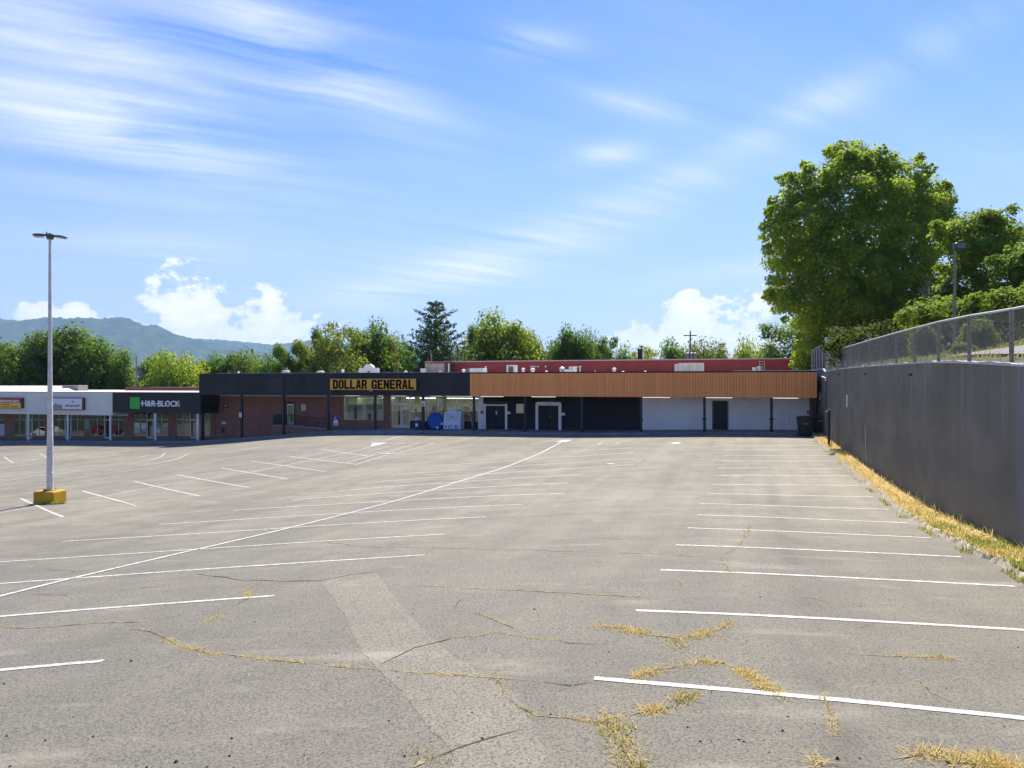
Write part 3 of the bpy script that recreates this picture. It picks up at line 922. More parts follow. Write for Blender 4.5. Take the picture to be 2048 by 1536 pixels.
def wy(px): k = (px - 1024) / FPX; return 6.084 / (k - .32)          # depth of the wall face at a pixel column
def wz(px, py): return CAMZ - (py - 768) * wy(px) / FPX
for px, py, w in ((1678, 749, .5), (1730, 748.5, .45), (1822, 749.5, .42)):
    Y = wy(px); m_ = MB()
    a = wpt(Y - w / 2, wz(px, py), .0); b = wpt(Y + w / 2, wz(px, py), .0)
    m_.add([(a[0] - .05, a[1], a[2] - .04), (b[0] - .05, b[1], b[2] - .04), (b[0] - .05, b[1], b[2] + .04), (a[0] - .05, a[1], a[2] + .04),
            (a[0] + .02, a[1], a[2] - .04), (b[0] + .02, b[1], b[2] - .04), (b[0] + .02, b[1], b[2] + .04), (a[0] + .02, a[1], a[2] + .04)],
           [(0, 1, 2, 3), (4, 7, 6, 5), (0, 4, 5, 1), (3, 2, 6, 7), (0, 3, 7, 4), (1, 5, 6, 2)])
    m_.obj('drain_slot', black_t, wall)
m_ = MB()
m_.tube(wpt(wy(1695.5), wz(1695, 790), .03), wpt(wy(1695.5), wz(1695, 814), .03), .05); m_.obj('gauge_strip', white_p, wall)
MB().tube(wpt(wy(1641), wz(1641, 783), .03), wpt(wy(1641), wz(1641, 800), .03), .05).obj('gauge_strip', white_p, wall)
MB().tube(wpt(wy(1730.5), wz(1730, 848), .006), wpt(wy(1733), wz(1733, 925), .006), .022, .022, 6).obj('expansion_joint', capm, wall)
# drain pipe at the corner
t_ = thing('drain_pipe', 'white elbowed drain pipe with thin black downpipe on the wall corner', 'pipe', (wall_x(52.6), 52.6, 0))
ox = wall_x(52.6)
def wl(Y, z, off): p = wpt(Y, z, off); return (p[0] + wall_x(0) - ox, p[1] - 52.6, z)
MB().path([wl(53.6, 4.56, .08), wl(51.2, 4.42, .08), wl(51.2, 4.2, .08)], .045).obj('elbow', white_p, t_)
MB().path([wl(51.2, 4.2, .06), wl(51.0, 2.15, .06)], .022).obj('downpipe', black_t, t_)
MB().box(-.55, -.30, -1.7, -1.45, 1.98, 2.12).obj('outlet_box', offwhite, t_)
# slim black post with a steel conduit near the foot of the wall
pb = on_lot(1669, 886)
t_ = thing('post', 'slim black steel post standing in the straw verge by the wall', 'post', (wall_x(45.5) - .55, 45.5, gz(wall_x(45.5) - .6, 45.5)))
MB().tube((0, 0, 0), (0, 0, 2.25), .075, .075, 10).obj('shaft', black_t, t_)
MB().tube((.16, -.05, 0), (.16, -.05, 1.2), .03, .03, 8).obj('conduit', galv, t_)
MB().lathe([(.085, 2.25), (.085, 2.29), (.03, 2.33)], 10).obj('cap', black_t, t_)

# chain link fence on the wall
FY = [4.0, 7.2, 10.3, 13.5, 16.7, 19.8, 22.9, 26.05, 29.15, 32.2, 35.3, 38.35, 41.4, 44.4, 47.4, 50.4]
fence = thing('chain_link_fence', 'long galvanised chain link fence with top rail along the retaining wall', 'fence', (wall_x(0) + .2, 0, 0))
def fp(Y, z): return (wall_x(Y) - wall_x(0), Y, z)
FH = 1.24
for i, Y in enumerate(FY):
    r = .05 if Y < 30 else .042
    MB().tube(fp(Y, wall_top(Y)), fp(Y, wall_top(Y) + FH + .02), r, r, 8).obj('fence_post', galv_d, fence)
for a, b in zip(FY, FY[1:]):
    MB().tube(fp(a, wall_top(a) + FH + .03), fp(b, wall_top(b) + FH + .03), .03, .03, 6).obj('top_rail', rail_m, fence)


def chain_mesh(P, za, zb, y0, y1, pitch, wire, name, parent, m):
    """woven diagonal wires between two heights along a line"""
    vs, fs = [], []
    L = y1 - y0
    Hh = zb(y0) - za(y0)
    n = int((L + Hh) / pitch)
    def seg(p, q):
        p, q = Vector(p), Vector(q)
        d = (q - p).normalized()
        a = Vector((0.95, -.3, 0)).cross(d).normalized() * wire
        b = Vector((0.95, -.3, 0)) * wire
        k = len(vs)
        for c in (p, q):
            vs.extend([tuple(c + a), tuple(c - a * .5 + b * .87), tuple(c - a * .5 - b * .87)])
        for i in range(3):
            j = (i + 1) % 3
            fs.append((k + i, k + j, k + 3 + j, k + 3 + i))
    for i in range(n + 1):
        t0 = y0 - Hh + i * pitch
        for s in (1, -1):
            a0, a1 = t0, t0 + Hh
            c0, c1 = max(a0, y0), min(a1, y1)
            if c1 - c0 < .02: continue
            f0, f1 = (c0 - t0) / Hh, (c1 - t0) / Hh
            if s < 0: f0, f1 = 1 - f0, 1 - f1
            seg(P(c0, za(c0) + f0 * Hh), P(c1, za(c1) + f1 * Hh))
    mm = MB(); mm.v = vs; mm.f = fs
    me_ = bpy.data.meshes.new(name); me_.from_pydata(vs, [], fs); me_.materials.append(m)
    o = link(name, me_, parent)
    return o


for a, b in zip(FY, FY[1:]):
    chain_mesh(fp, lambda y: wall_top(y) + .03, lambda y: wall_top(y) + FH, a, b, .075, .0034, 'chain_link_mesh', fence, wire_m)
# taller fenced corner above the canopy end
t_ = thing('corner_fence', 'tall chain link enclosure with sagging top wires at the wall corner', 'fence', (wall_x(52.6) + .2, 52.6, 0))
def cp(d, e, z): q = WDIR * d + WN * e; return (q.x, q.y, z)
for d, e, h, r, m in ((1.4, 0, 7.45, .05, galv_d), (-.55, 0, 7.35, .16, galv), (-.1, 0, 6.2, .05, galv_d), (.2, 1.6, 7.5, .05, galv), (1.2, 1.6, 7.2, .04, galv_d), (-.9, .2, 6.2, .05, galv_d)):
    MB().tube(cp(d, e, 4.8), cp(d, e, h), r, r, 8).obj('fence_post', m, t_)
def sag(a, b, dz, n=8): return [tuple(Vector(a).lerp(Vector(b), i / n) - Vector((0, 0, dz * 4 * (i / n) * (1 - i / n)))) for i in range(n + 1)]
for a, b, s, r in (((1.4, 0, 7.42), (-.55, 0, 7.3), .18, .03), ((-.55, 0, 7.1), (.2, 1.6, 7.42), .06, .03), ((1.4, 0, 7.5), (.2, 1.6, 7.55), .1, .012), ((-.55, 0, 7.38), (1.2, 1.6, 7.5), .1, .012), ((1.4, 0, 6.2), (-.9, .2, 5.95), .0, .025)):
    MB().path(sag(cp(*a), cp(*b), s), r, 6).obj('top_wire', galv, t_)
def cmesh(a, b, z0, z1):
    A_, B_ = Vector(cp(*a, 0)), Vector(cp(*b, 0)); L = (B_ - A_).length
    def P(s, z): q = A_.lerp(B_, s / L); return (q.x, q.y, z)
    chain_mesh(P, lambda y: z0, lambda y: z1, 0, L, .075, .0028, 'chain_link_mesh', t_, wire_m)
cmesh((1.4, 0), (-.55, 0), 5.0, 7.2); cmesh((-.55, 0), (.2, 1.6), 5.0, 7.2); cmesh((1.4, 0), (1.2, 1.6), 5.0, 7.2)
# fence running on behind the building
t_ = thing('rear_fence', 'brown wooden board fence behind steel posts above the roof corner', 'fence', (wall_x(56) + .25, 56, 0))
for d in (.2, 2.4, 4.6, 6.8, 9.0): MB().tube(cp(d, 0, 5.0), cp(d, 0, 7.05), .045, .045, 8).obj('fence_post', galv, t_)
MB().tube(cp(.2, 0, 7.05), cp(9.0, 0, 7.05), .03, .03, 6).obj('top_rail', galv, t_)
bo = None
for i in range(42):
    d = .2 + i * .21
    if bo is None:
        bo = MB().add([cp(-.09, .0, 0), cp(.09, 0, 0), cp(.09, .025, 0), cp(-.09, .025, 0), cp(-.09, 0, 1.72), cp(.09, 0, 1.72), cp(.09, .025, 1.72), cp(-.09, .025, 1.72)],
                      [(0, 3, 2, 1), (4, 5, 6, 7), (0, 1, 5, 4), (1, 2, 6, 5), (2, 3, 7, 6), (3, 0, 4, 7)]).mesh('fence_board', mat('fence_brown', rough=.85, fn=cladding_fn((.15, .07, .05), .35)))
    o = link('fence_board', bo, t_, cp(d, .12, 5.0 + .05 * math.sin(i * 3.1)))

# ------------------------------------------------------------------ upper ground beyond the wall
def up_z(d, Y):
    z = wall_top(min(Y, 54)) + .02 + .15 * min(d, 9)
    if d > 9: z += .30 * (d - 9) if d < 22 else .30 * 13 + .1 * (d - 22)
    return z
def upw(d, Y): return (wall_x(Y) + WN.x * d, Y + WN.y * d)
vs, fs = [], []; ds = [.3, 1, 2, 3, 4, 5, 6, 7, 8, 9, 10, 12, 15, 18, 22, 28, 40, 70]
Yr = np.arange(-30, 110, 1.5)
rng = random.Random(12)
for i, Y in enumerate(Yr):
    for j, d in enumerate(ds):
        x, y = upw(d, Y); vs.append((x, y, up_z(d, Y) - .03 + (rng.uniform(-.05, .05) if d > 1 else 0)))
    if i:
        n = len(ds)
        for j in range(n - 1): fs.append(((i - 1) * n + j, (i - 1) * n + j + 1, i * n + j + 1, i * n + j))
o = MB().add(vs, fs).obj('upper_ground', grass_soil, kind='structure', smooth=True)
vs, fs = [], []
for i, Y in enumerate(np.arange(-20, 25.6, 1.5)):
    for j, d in enumerate((.9, 1.5, 3, 4.4, 5.3)):
        x, y = upw(d, Y); vs.append((x, y, up_z(d, Y) + .055))
    if i:
        for j in range(4): fs.append(((i - 1) * 5 + j, (i - 1) * 5 + j + 1, i * 5 + j + 1, i * 5 + j))
MB().add(vs, fs).obj('upper_road', upper_road_m, kind='structure')
rings = []
for Y in np.arange(-20, 25.6, 1.0):
    r_ = []
    for d, h in ((5.25, -.1), (5.27, .17), (5.45, .19), (5.5, -.1)):
        x, y = upw(d, Y); r_.append((x, y, up_z(d, Y) + h))
    rings.append(r_)
MB().loft(rings, True).obj('upper_kerb', kerb_m, kind='structure')
itg = []
rng = random.Random(14)
for _ in range(9000):
    Y = rng.uniform(16, 60); d = rng.uniform(.45, 9)
    if Y < 26 and .8 < d < 5.6: continue
    x, y = upw(d, Y)
    itg.append((x, y, rng.uniform(.1, .32), up_z(d, Y) - .03))
tag(link('rough_grass', blades_mesh('rough_grass', itg, greenb, .02, 6, 1.0)), 'rough yellow-green grass on the upper ground behind the fence', 'grass', kind='stuff')

# ------------------------------------------------------------------ sidewalk in front of the shops
def walk(name, u0, u1, v0, v1, lift=0.0, drop=.5, m=walk_m, kind='structure'):
    mb = MB(); rings = []
    for u in np.arange(u0, u1 + .01, 1.0):
        z = zs(u) + lift
        rings.append([W(u, v0, z - drop), W(u, v0, z - .02), W(u, v0 + .02, z), W(u, v1, z), W(u, v1, z - drop)])
    return mb.loft(rings, True).obj(name, m, kind=kind)
walk('sidewalk', fu(-420), fu(1645), -1.15, 2.9)
# sloped, hatched drop kerb before the shop door
rings = []
uA, uB = fu(706, -1.4), fu(846, -1.4)
ramp = MB()
pts = [(uA, -1.15, .004), (uB, -1.15, .004), (uB - .3, -2.4, -.145), (uA - .6, -2.4, -.145)]
ramp.add([W(u, v, zs(u) + dz) for u, v, dz in pts] + [W(u, v, zs(u) - .5) for u, v, dz in pts], [(0, 1, 2, 3), (0, 4, 5, 1), (1, 5, 6, 2), (2, 6, 7, 3), (3, 7, 4, 0)])
rp = ramp.obj('kerb_ramp', walk_m, kind='structure')
def rpt(s, t): a = [W(u, v, zs(u) + dz + .006) for u, v, dz in pts]; p = Vector(a[0]).lerp(Vector(a[1]), s); q_ = Vector(a[3]).lerp(Vector(a[2]), s); return tuple(p.lerp(q_, t))
for s0, s1, t0, t1, m in ((0, 1, .0, .06, paint_old), (0, .02, 0, 1, paint), (.98, 1, 0, 1, paint), (.1, .9, .35, .42, paint_blue), (.1, .9, .6, .67, paint_blue)):
    MB().add([rpt(s0, t0), rpt(s1, t0), rpt(s1, t1), rpt(s0, t1)], [(0, 1, 2, 3)]).obj('painted_stripe', m, rp)

# ------------------------------------------------------------------ main shop building
B = thing('retail_building', 'long single-storey shop building with black and cedar-orange canopy fascia', 'building', (0, OY, 0), -TH)
VW = 2.7                                        # shop fronts stand this far behind the canopy edge
uL, uO, uR = fu(398), fu(940), fu(1634)
ZB, ZT = 2.94, 5.0
def rect(p0, p1, y0, y1, v):
    pm = (p0 + p1) / 2
    return fu(p0, v), fu(p1, v), fz(pm, y1, v), fz(pm, y0, v)       # u0, u1, z0, z1

MB().box(uL, uR, .05, .32, ZB, ZT - .03).obj('fascia', black_t, B)
fas_b = MB().box(uO + .02, uR, .03, .049, ZB + .01, ZT - .1).obj('fascia_backing', orange_b, B)
nb = int((uR - uO) / .223); pitch = (uR - uO) / nb
bme = MB().box(.006, pitch - .012, -.002, .0, 0, 0).v and MB().prism([(.007, ZB), (pitch - .014, ZB), (pitch - .014, ZT - .09), (.007, ZT - .09)], -.012, .032).mesh('fascia_board', orange)
for i in range(nb): link('fascia_board', bme, B, (uO + i * pitch, 0, 0))
npn = 19; pw_ = (uO - uL) / npn
pme = MB().box(.004, pw_ - .004, 0.0, .05, ZB, ZT - .06).mesh('fascia_panel', black_p)
for i in range(npn): link('fascia_panel', pme, B, (uL + i * pw_, 0, 0))
MB().box(*(lambda r: (r[0], r[1], -.006, -.001, r[2], r[3]))(rect(537, 567, 757, 784, 0))).obj('blanked_sign_panel', mat('faded_black_panel', (.035, .042, .045), .7), B)
MB().box(uL - .02, uR + .02, -.03, .34, ZT - .06, ZT + .02).obj('fascia_trim', mat('dark_trim', (.022, .017, .018), .5), B)
MB().box(fu(1465), uR + .02, -.035, .30, ZT + .02, ZT + .05).obj('roof_flashing', white_p, B)
MB().box(uL + 2, uO - 1, .02, .30, ZT + .02, ZT + .045).obj('roof_flashing', offwhite, B)
MB().box(uL, uR, .32, VW, ZB + .02, ZB + .14).obj('soffit', soffit_m, B)
MB().box(uL, uR, .32, 21.0, ZT - .42, ZT - .22).obj('roof', roof_m, B)
MB().box(uL, uL + .25, .32, 21.0, 2.0, ZT - .42).obj('side_wall', black_t, B)
MB().box(uR - .25, uR, VW, 21.0, -1, ZT - .42).obj('side_wall', brick_m, B)
# front walls under the canopy
uE = fu(430, VW)
def wallbox(p0, p1, z0, z1, m, name='front_wall', v0=VW, v1=None):
    return MB().box(fu(p0, VW), fu(p1, VW), v0, v1 or VW + .25, z0, z1).obj(name, m, B)
zh = ZB + .02
wallbox(420, 573, -3, zh, brick_m)
wallbox(589, 688, -3, zh, brick_m); wallbox(573, 589, -3, -.02, brick_m); wallbox(573, 589, 2.15, zh, brick_m)
zsill, zhead = fz(730, 840, VW), fz(730, 792.5, VW)
wallbox(688, 767, -3, zsill, brick_m)
wallbox(767, 781, -3, zh, brick_m, 'front_wall', VW - .06)
wallbox(819.5, 957, -3, fz(900, 842, VW), green_d, 'bulkhead')
wallbox(957, 967, -3, zh, white_w, 'pilaster', VW - .12)
wallbox(967, 1283.5, -1, zh, black_t, 'front_wall', VW + .06)
MB().box(fu(1283.5, VW), uR - .25, VW, VW + .25, -1, zh).obj('front_wall', white_w, B)
MB().box(fu(430, VW), fu(957, VW), VW - .05, VW - .002, ZB - .16, zh - .02).obj('frieze_board', mat('frieze_cream', (.60, .57, .52), .7), B)
# canopy posts
for px in (483, 567, 656, 750, 846, 948, 1050, 1164, 1282, 1409, 1543, 1630):
    u = fu(px, .14); z0 = zs(u)
    w = .11 if px < 900 else .10
    p_ = MB().cbox(u - w, u + w, .05, .05 + 2 * w, z0, ZB + .04, .015).obj('canopy_post', mat('post_black', (.016, .02, .024), .5, .4), B)
    if px > 900: MB().cbox(u - w - .03, u + w + .03, .02, .08 + 2 * w, z0, z0 + .22, .02).obj('post_base', black_t, p_)
    if px in (1282, 1409, 1543):
        MB().cbox(u - w - .07, u + w + .07, .03, .07 + 2 * w, z0 + .93, z0 + 1.07, .03).obj('post_collar', black_t, p_)
MB().box(fu(567, .0) - .13, fu(567, .0) + .13, -.05, .045, ZB - .05, ZT - .2).obj('post_cover', mat('post_cover', (.014, .018, .024), .5), B)
# lap siding on the black stretch
def door_u(p0, p1): return fu(p0, VW), fu(p1, VW)
segs = [(967, 1015.5, fz(990, 806, VW), zh - .01), (1015.5, 1071, .0, zh - .01), (1071, 1124, fz(1097, 803, VW), zh - .01), (1124, 1283, .02, zh - .01)]
for p0, p1, z0, z1 in segs:
    a, b = fu(p0, VW), fu(p1, VW)
    me_ = MB().prism([(0, 0), (b - a, 0), (b - a, .135), (0, .135)], VW + .005, VW + .045)
    for i in (0, 1): pass
    me_ = MB().add([(0, VW - .004, 0), (b - a, VW - .004, 0), (b - a, VW + .042, .137), (0, VW + .042, .137), (0, VW + .058, 0), (b - a, VW + .058, 0), (b - a, VW + .058, .137), (0, VW + .058, .137)],
                   [(0, 1, 2, 3), (0, 4, 5, 1), (3, 2, 6, 7), (4, 7, 6, 5), (0, 3, 7, 4), (1, 5, 6, 2)]).mesh('siding_board', black_s)
    z = zh - .01 - .142
    while z > z0 - .001:
        link('siding_board', me_, B, (a, 0, z)); z -= .142
# doors of the black stretch
dark_door = mat('dark_door', rough=.6, fn=lambda t, o, b: mixc(t, noise(t, o, 1.2, 6, .7).step(.5, .8) * .7, (.012, .014, .017), (.06, .045, .04)))
def leaf_door(p0, p1, py0, zb_, m, split=True, parent=B, v=VW):
    a, b = fu(p0, v), fu(p1, v); zt = fz((p0 + p1) / 2, py0, v)
    d = None
    ends = [(a, (a + b) / 2 - .008), ((a + b) / 2 + .008, b)] if split else [(a, b)]
    for (x0, x1) in ends:
        d = MB().box(x0 + .01, x1 - .01, v - .015, v + .03, zb_, zt).obj('door', m, parent)
        mb = MB()
        ww = x1 - x0
        for (c0, c1) in ((.12, .46), (.54, .92)):
            mb.box(x0 + .14 * ww, x1 - .14 * ww, v - .022, v - .016, zb_ + (zt - zb_) * c0, zb_ + (zt - zb_) * c1)
        mb.obj('door_panel', m, d)
    return d
zd = zs(fu(990, VW)) + .02
d1 = leaf_door(972.5, 1011, 811, zd, dark_door)
MB().cbox(fu(993, VW) - .06, fu(993, VW) + .06, VW - .05, VW - .017, fz(993, 829, VW), fz(993, 822, VW), .01).obj('door_plate', sign_white, d1)
fr = MB()
for p0, p1 in ((967.5, 972), (1010.5, 1015)): fr.box(fu(p0, VW), fu(p1, VW), VW - .09, VW + .0, zd - .02, fz(990, 808, VW))
fr.box(fu(972, VW), fu(1010.5, VW), VW - .08, VW + .0, fz(990, 811.5, VW), fz(990, 809, VW)); fr.obj('door_surround', white_p, B)
d2 = leaf_door(1077, 1117, 810.5, zs(fu(1097, VW)) + .02, dark_door)
MB().tube((fu(1099.5, VW), VW - .06, fz(1099, 833, VW)), (fu(1099.5, VW), VW - .016, fz(1099, 833, VW)), .035, .035, 10).obj('door_knob', alu, d2)
zt2, zb2 = fz(1097, 804, VW), zs(fu(1097, VW)) - .02
a, b = fu(1071.5, VW), fu(1123, VW); ia, ib = fu(1076.8, VW), fu(1117.3, VW); zi = fz(1097, 811, VW)
sur = MB()
sur.prism([(a, zb2), (ia, zb2), (ia, zi), (a, zi)], VW - .09, VW); sur.prism([(ib, zb2), (b, zb2), (b, zi), (ib, zi)], VW - .09, VW)
sur.prism([(a, zi), (b, zi), (b, zt2 - .16), (b - .05, zt2 - .05), (b - .16, zt2), (a + .16, zt2), (a + .05, zt2 - .05), (a, zt2 - .16)], VW - .09, VW)
sur2 = sur.obj('door_surround', white_p, B)
d3 = leaf_door(1426, 1455, 802.5, zs(fu(1440, VW)) + .01, mat('black_steel_door', (.014, .018, .024), .5), False)
MB().tube((fu(1452.5, VW), VW - .07, 1.25), (fu(1452.5, VW), VW - .016, 1.25), .03, .03, 8).obj('door_knob', black_t, d3)
fr = MB()
z0, z1 = zs(fu(1440, VW)), fz(1440, 801.6, VW)
for q0, q1 in ((fu(1425, VW) - .03, fu(1426, VW)), (fu(1455, VW), fu(1456, VW) + .03)): fr.box(q0, q1, VW - .04, VW - .002, z0, z1)
fr.box(fu(1426, VW), fu(1455, VW), VW - .04, VW - .002, fz(1440, 802.5, VW), z1); fr.obj('door_frame', mat('door_frame_grey', (.12, .13, .15), .5), d3)
# glazed parts
def window(p0, p1, py0, py1, mull, trans, parent=B, v=VW, fm=alu, gm=glass, bar=.05, z0=None, zt=None):
    u0, u1, zb_, zt_ = rect(p0, p1, py0, py1, v)
    if z0 is not None: zb_ = z0
    if zt is not None: zt_ = zt
    us = [u0] + [fu(p, v) for p in mull] + [u1]
    zsx = [zb_] + [fz((p0 + p1) / 2, t, v) for t in trans] + [zt_]
    fr = MB()
    for i, u in enumerate(us):
        c = u + (bar / 2 if i == 0 else (-bar / 2 if i == len(us) - 1 else 0))
        fr.box(c - bar / 2, c + bar / 2, v + .0, v + .08, zb_, zt_)
    for i, z in enumerate(zsx):
        c = z + (bar / 2 if i == 0 else (-bar / 2 if i == len(zsx) - 1 else 0))
        for a_, b_ in zip(us, us[1:]):
            fr.box(a_ + (bar if a_ == u0 else bar / 2), b_ - (bar if b_ == u1 else bar / 2), v + .002, v + .078, c - bar / 2, c + bar / 2)
    w = fr.obj('window', fm, parent)
    for a_, b_ in zip(us, us[1:]):
        for c_, d_ in zip(zsx, zsx[1:]):
            MB().box(a_ + .02, b_ - .02, v + .036, v + .044, c_ + .02, d_ - .02).obj('pane', gm, w)
    return w
window(688, 767, 792.5, 841, [727], [], bar=.06)
window(781.5, 785.5, 793, 841, [], [], bar=.03)
zdo = zs(fu(803, VW)) + .03
window(785.5, 820, 793, 808, [], [], bar=.07)
for p0, p1 in ((785.5, 802.5), (803, 820)):
    u0, u1 = fu(p0, VW), fu(p1, VW); zt = fz(803, 808.5, VW)
    fr = MB()
    fr.box(u0, u0 + .085, VW - .03, VW + .03, zdo, zt); fr.box(u1 - .085, u1, VW - .03, VW + .03, zdo, zt)
    fr.box(u0 + .085, u1 - .085, VW - .028, VW + .028, zdo, zdo + .26); fr.box(u0 + .085, u1 - .085, VW - .028, VW + .028, zt - .08, zt)
    d = fr.obj('door', mat('door_frame_pale', (.60, .62, .58), .5), B)
    MB().box(u0 + .08, u1 - .08, VW - .004, VW + .004, zdo + .25, zt - .07).obj('pane', glass, d)
    hx = u1 - .04 if p0 < 800 else u0 + .04
    MB().box(hx - .015, hx + .015, VW - .09, VW - .03, zdo + .95, zdo + 1.2).obj('handle', white_p, d)
window(820, 957, 793, 842, [857, 876, 913], [], bar=.05)
# small shop door by the ramp
u0, u1 = fu(574, VW), fu(588, VW); zb_, zt_ = -.02, fz(581, 808, VW)
fr = MB(); fr.box(u0, u0 + .09, VW + .02, VW + .1, zb_, zt_); fr.box(u1 - .09, u1, VW + .02, VW + .1, zb_, zt_); fr.box(u0 + .09, u1 - .09, VW + .022, VW + .098, zt_ - .13, zt_); fr.box(u0 + .09, u1 - .09, VW + .022, VW + .098, zb_, zb_ + .28)
d = fr.obj('door', white_p, B)
MB().box(u0 + .08, u1 - .08, VW + .05, VW + .06, zb_ + .27, zt_ - .12).obj('pane', glass_dk, d)
fr = MB(); fr.box(fu(571.5, VW), u0 - .002, VW - .03, VW + .12, zb_, zt_ + .22); fr.box(u1 + .002, fu(590.5, VW), VW - .03, VW + .12, zb_, zt_ + .22); fr.box(u0 - .002, u1 + .002, VW - .03, VW + .12, zt_ + .003, zt_ + .22); fr.obj('door_surround', black_t, B)
# what is behind the glass
def room(parent, u0, u1, zf, zc, depth, v=VW, seed=0, shelves=True):
    MB().box(u0, u1, v + .3, v + depth, zf - .1, zf).obj('shop_floor', floor_i, parent)
    MB().box(u0, u1, v + depth, v + depth + .15, zf, zc).obj('back_wall', interior, parent)
    MB().box(u0, u1, v + .3, v + depth, zc, zc + .1).obj('ceiling', soffit_m, parent)
    MB().box(u0 - .1, u0, v + .3, v + depth, zf, zc).obj('party_wall', interior, parent)
    MB().box(u1, u1 + .1, v + .3, v + depth, zf, zc).obj('party_wall', interior, parent)
    rg = random.Random(seed)
    if shelves:
        u = u0 + .8
        while u < u1 - 1:
            w = rg.uniform(.8, 1.6)
            c = rg.choice(((.10, .16, .20), (.22, .20, .14), (.20, .08, .06), (.12, .13, .10), (.28, .28, .24)))
            MB().box(u, u + w, v + depth * rg.uniform(.35, .7), v + depth * .75, zf, zf + rg.uniform(.9, 1.5)).obj('shelf_unit', mat('goods_%d' % int(c[0] * 100), c, .8, var=.7, vscale=5), parent)
            u += w + rg.uniform(.3, 1.2)
room(B, fu(688, VW), fu(957, VW), -.1, 2.7, 9, seed=3)
MB().box(fu(689, VW) + .08, fu(726, VW), VW + .35, VW + .37, zsill + .05, 2.0).obj('window_blind', blind_m, B)
MB().box(fu(728, VW), fu(766, VW), VW + .35, VW + .37, zsill + .05, 2.05).obj('window_blind', blind_m, B)
MB().box(fu(720, VW), fu(765, VW), VW - .01, VW - .004, fz(740, 796, VW), fz(740, 792, VW)).obj('window_valance', mat('valance', (.42, .38, .06), .7), B)
MB().box(fu(829, VW), fu(840, VW), VW - .02, VW - .012, fz(834, 808, VW), fz(834, 793.5, VW)).obj('window_poster', mat('poster_yellow', (.70, .62, .20), .7), B)
MB().box(fu(845, VW), fu(856, VW), VW + 2.2, VW + 2.3, fz(850, 835, VW), fz(850, 812, VW)).obj('window_blind', blind_m, B)
for p0, p1, v in ((690, 760, 6), (790, 850, 5.5), (870, 950, 6), (800, 950, 9), (700, 780, 9.5)): MB().box(fu(p0, VW), fu(p1, VW), VW + v - 3, VW + v - 2.9, 2.60, 2.68).obj('strip_light', mat('shop_tube', (1, .97, .88), .5, emit=5), B)
# reflective plate by the post
w_ = window(1031.5, 1050, 807, 827, [], [], bar=.03, fm=black_t, gm=mat('mirror_pane', (.35, .36, .33), .05, .8, .9), v=VW - .05)
# canopy lights
for p0, p1, py, v in ((962, 1007, 793, .8), (1063, 1111, 794, .8), (1285, 1340, 796.5, .6), (1411, 1465, 797.5, .6), (1543, 1597, 798.5, .5), (690, 719, 793.5, 2.2), (757, 766, 794.5, 2.2), (783, 800, 793.5, 2.3), (802, 812, 794, 2.3),
                      (860, 884, 794.5, 2.2), (893, 945, 795, 2.2)):
    MB().cbox(fu(p0, v), fu(p1, v), v - .07, v + .07, ZB - .065, ZB + .0, .02).obj('strip_light', tube_m if p0 > 900 or p0 < 720 else tube_m, B)
# faint slanting streaks, a little whiter than the white wall
for a, b, w in (((1563, 801), (1577, 857), .10), ((1538, 800), (1529, 822), .09), ((1557, 802), (1557.5, 842), .05)):
    ua, za, ub, zb_ = fu(a[0], VW), fz(*a, VW), fu(b[0], VW), fz(*b, VW)
    MB().add([(ua - w * .5, VW - .004, za), (ua + w * .5, VW - .004, za), (ub + w, VW - .004, zb_), (ub - w, VW - .004, zb_)], [(0, 1, 2, 3)]).obj('pale_streak', mat('streak_white', (.86, .86, .86), .7), B)


def fthing(name, label, cat, u, v, z, group=None): return thing(name, label, cat, W(u, v, z), -TH, group)


# things on the shop walls
def plate(name, label, p0, p1, y0, y1, v, m, cat='sign', t=.02, group=None):
    u0, u1, z0, z1 = rect(p0, p1, y0, y1, v)
    e = fthing(name, label, cat, (u0 + u1) / 2, v, z0, group)
    MB().cbox(-(u1 - u0) / 2, (u1 - u0) / 2, -t, 0, 0, z1 - z0, .004).obj('sign_plate', m, e)
    return e, (u1 - u0), (z1 - z0)
def lines(e, w, h, m, rows, t=.02, fill=.7):
    for (f0, f1, k) in rows: MB().box(-w / 2 * k, w / 2 * k, -t - .004, -t - .0005, h * f0, h * f1).obj('lettering', m, e)
e, w, h = plate('notice_sign', 'small white notice on the slim black post before plain brick', 478.5, 483.5, 825.5, 834.5, .045, sign_white)
lines(e, w, h, sign_red, [(.2, .32, .6), (.45, .55, .6), (.68, .8, .5)])
e, w, h = plate('notice_sign', 'white notice on the brick beside the glass door', 603, 611, 809, 821, VW - .004, sign_white)
lines(e, w, h, sign_grey, [(.15, .3, .7), (.4, .5, .7), (.65, .85, .6)])
e, w, h = plate('notice_sign', 'white and red notice on the black post beside the bin', 843.5, 849.5, 802, 812.5, .035, sign_white)
lines(e, w, h, sign_red, [(.12, .5, .7), (.62, .7, .7), (.8, .88, .6)])
e, w, h = plate('wall_plate', 'small pale plate low on the plain brick wall', 444, 452, 843.5, 848, VW - .004, offwhite, 'plate')
e, w, h = plate('notice_sign', 'small black plate on the white pilaster', 961.5, 966, 821.5, 827.5, VW - .13, sign_black)
lines(e, w, h, sign_white, [(.3, .7, .3)])
for px, py, lab in ((1018, 825, 'white half-round letter box beside the patched black double door'), (1126.5, 827.5, 'white letter box beside the arched white door surround')):
    e = fthing('letter_box', lab, 'letter box', fu(px, VW), VW - .01, fz(px, py + 3, VW))
    MB().prism([(-.16, 0), (.16, 0), (.16, .13), (.10, .22), (0, .25), (-.10, .22), (-.16, .13)], -.14, 0).obj('box_body', white_p, e)
    MB().box(-.12, .12, -.148, -.142, .1, .12).obj('flap', alu, e)
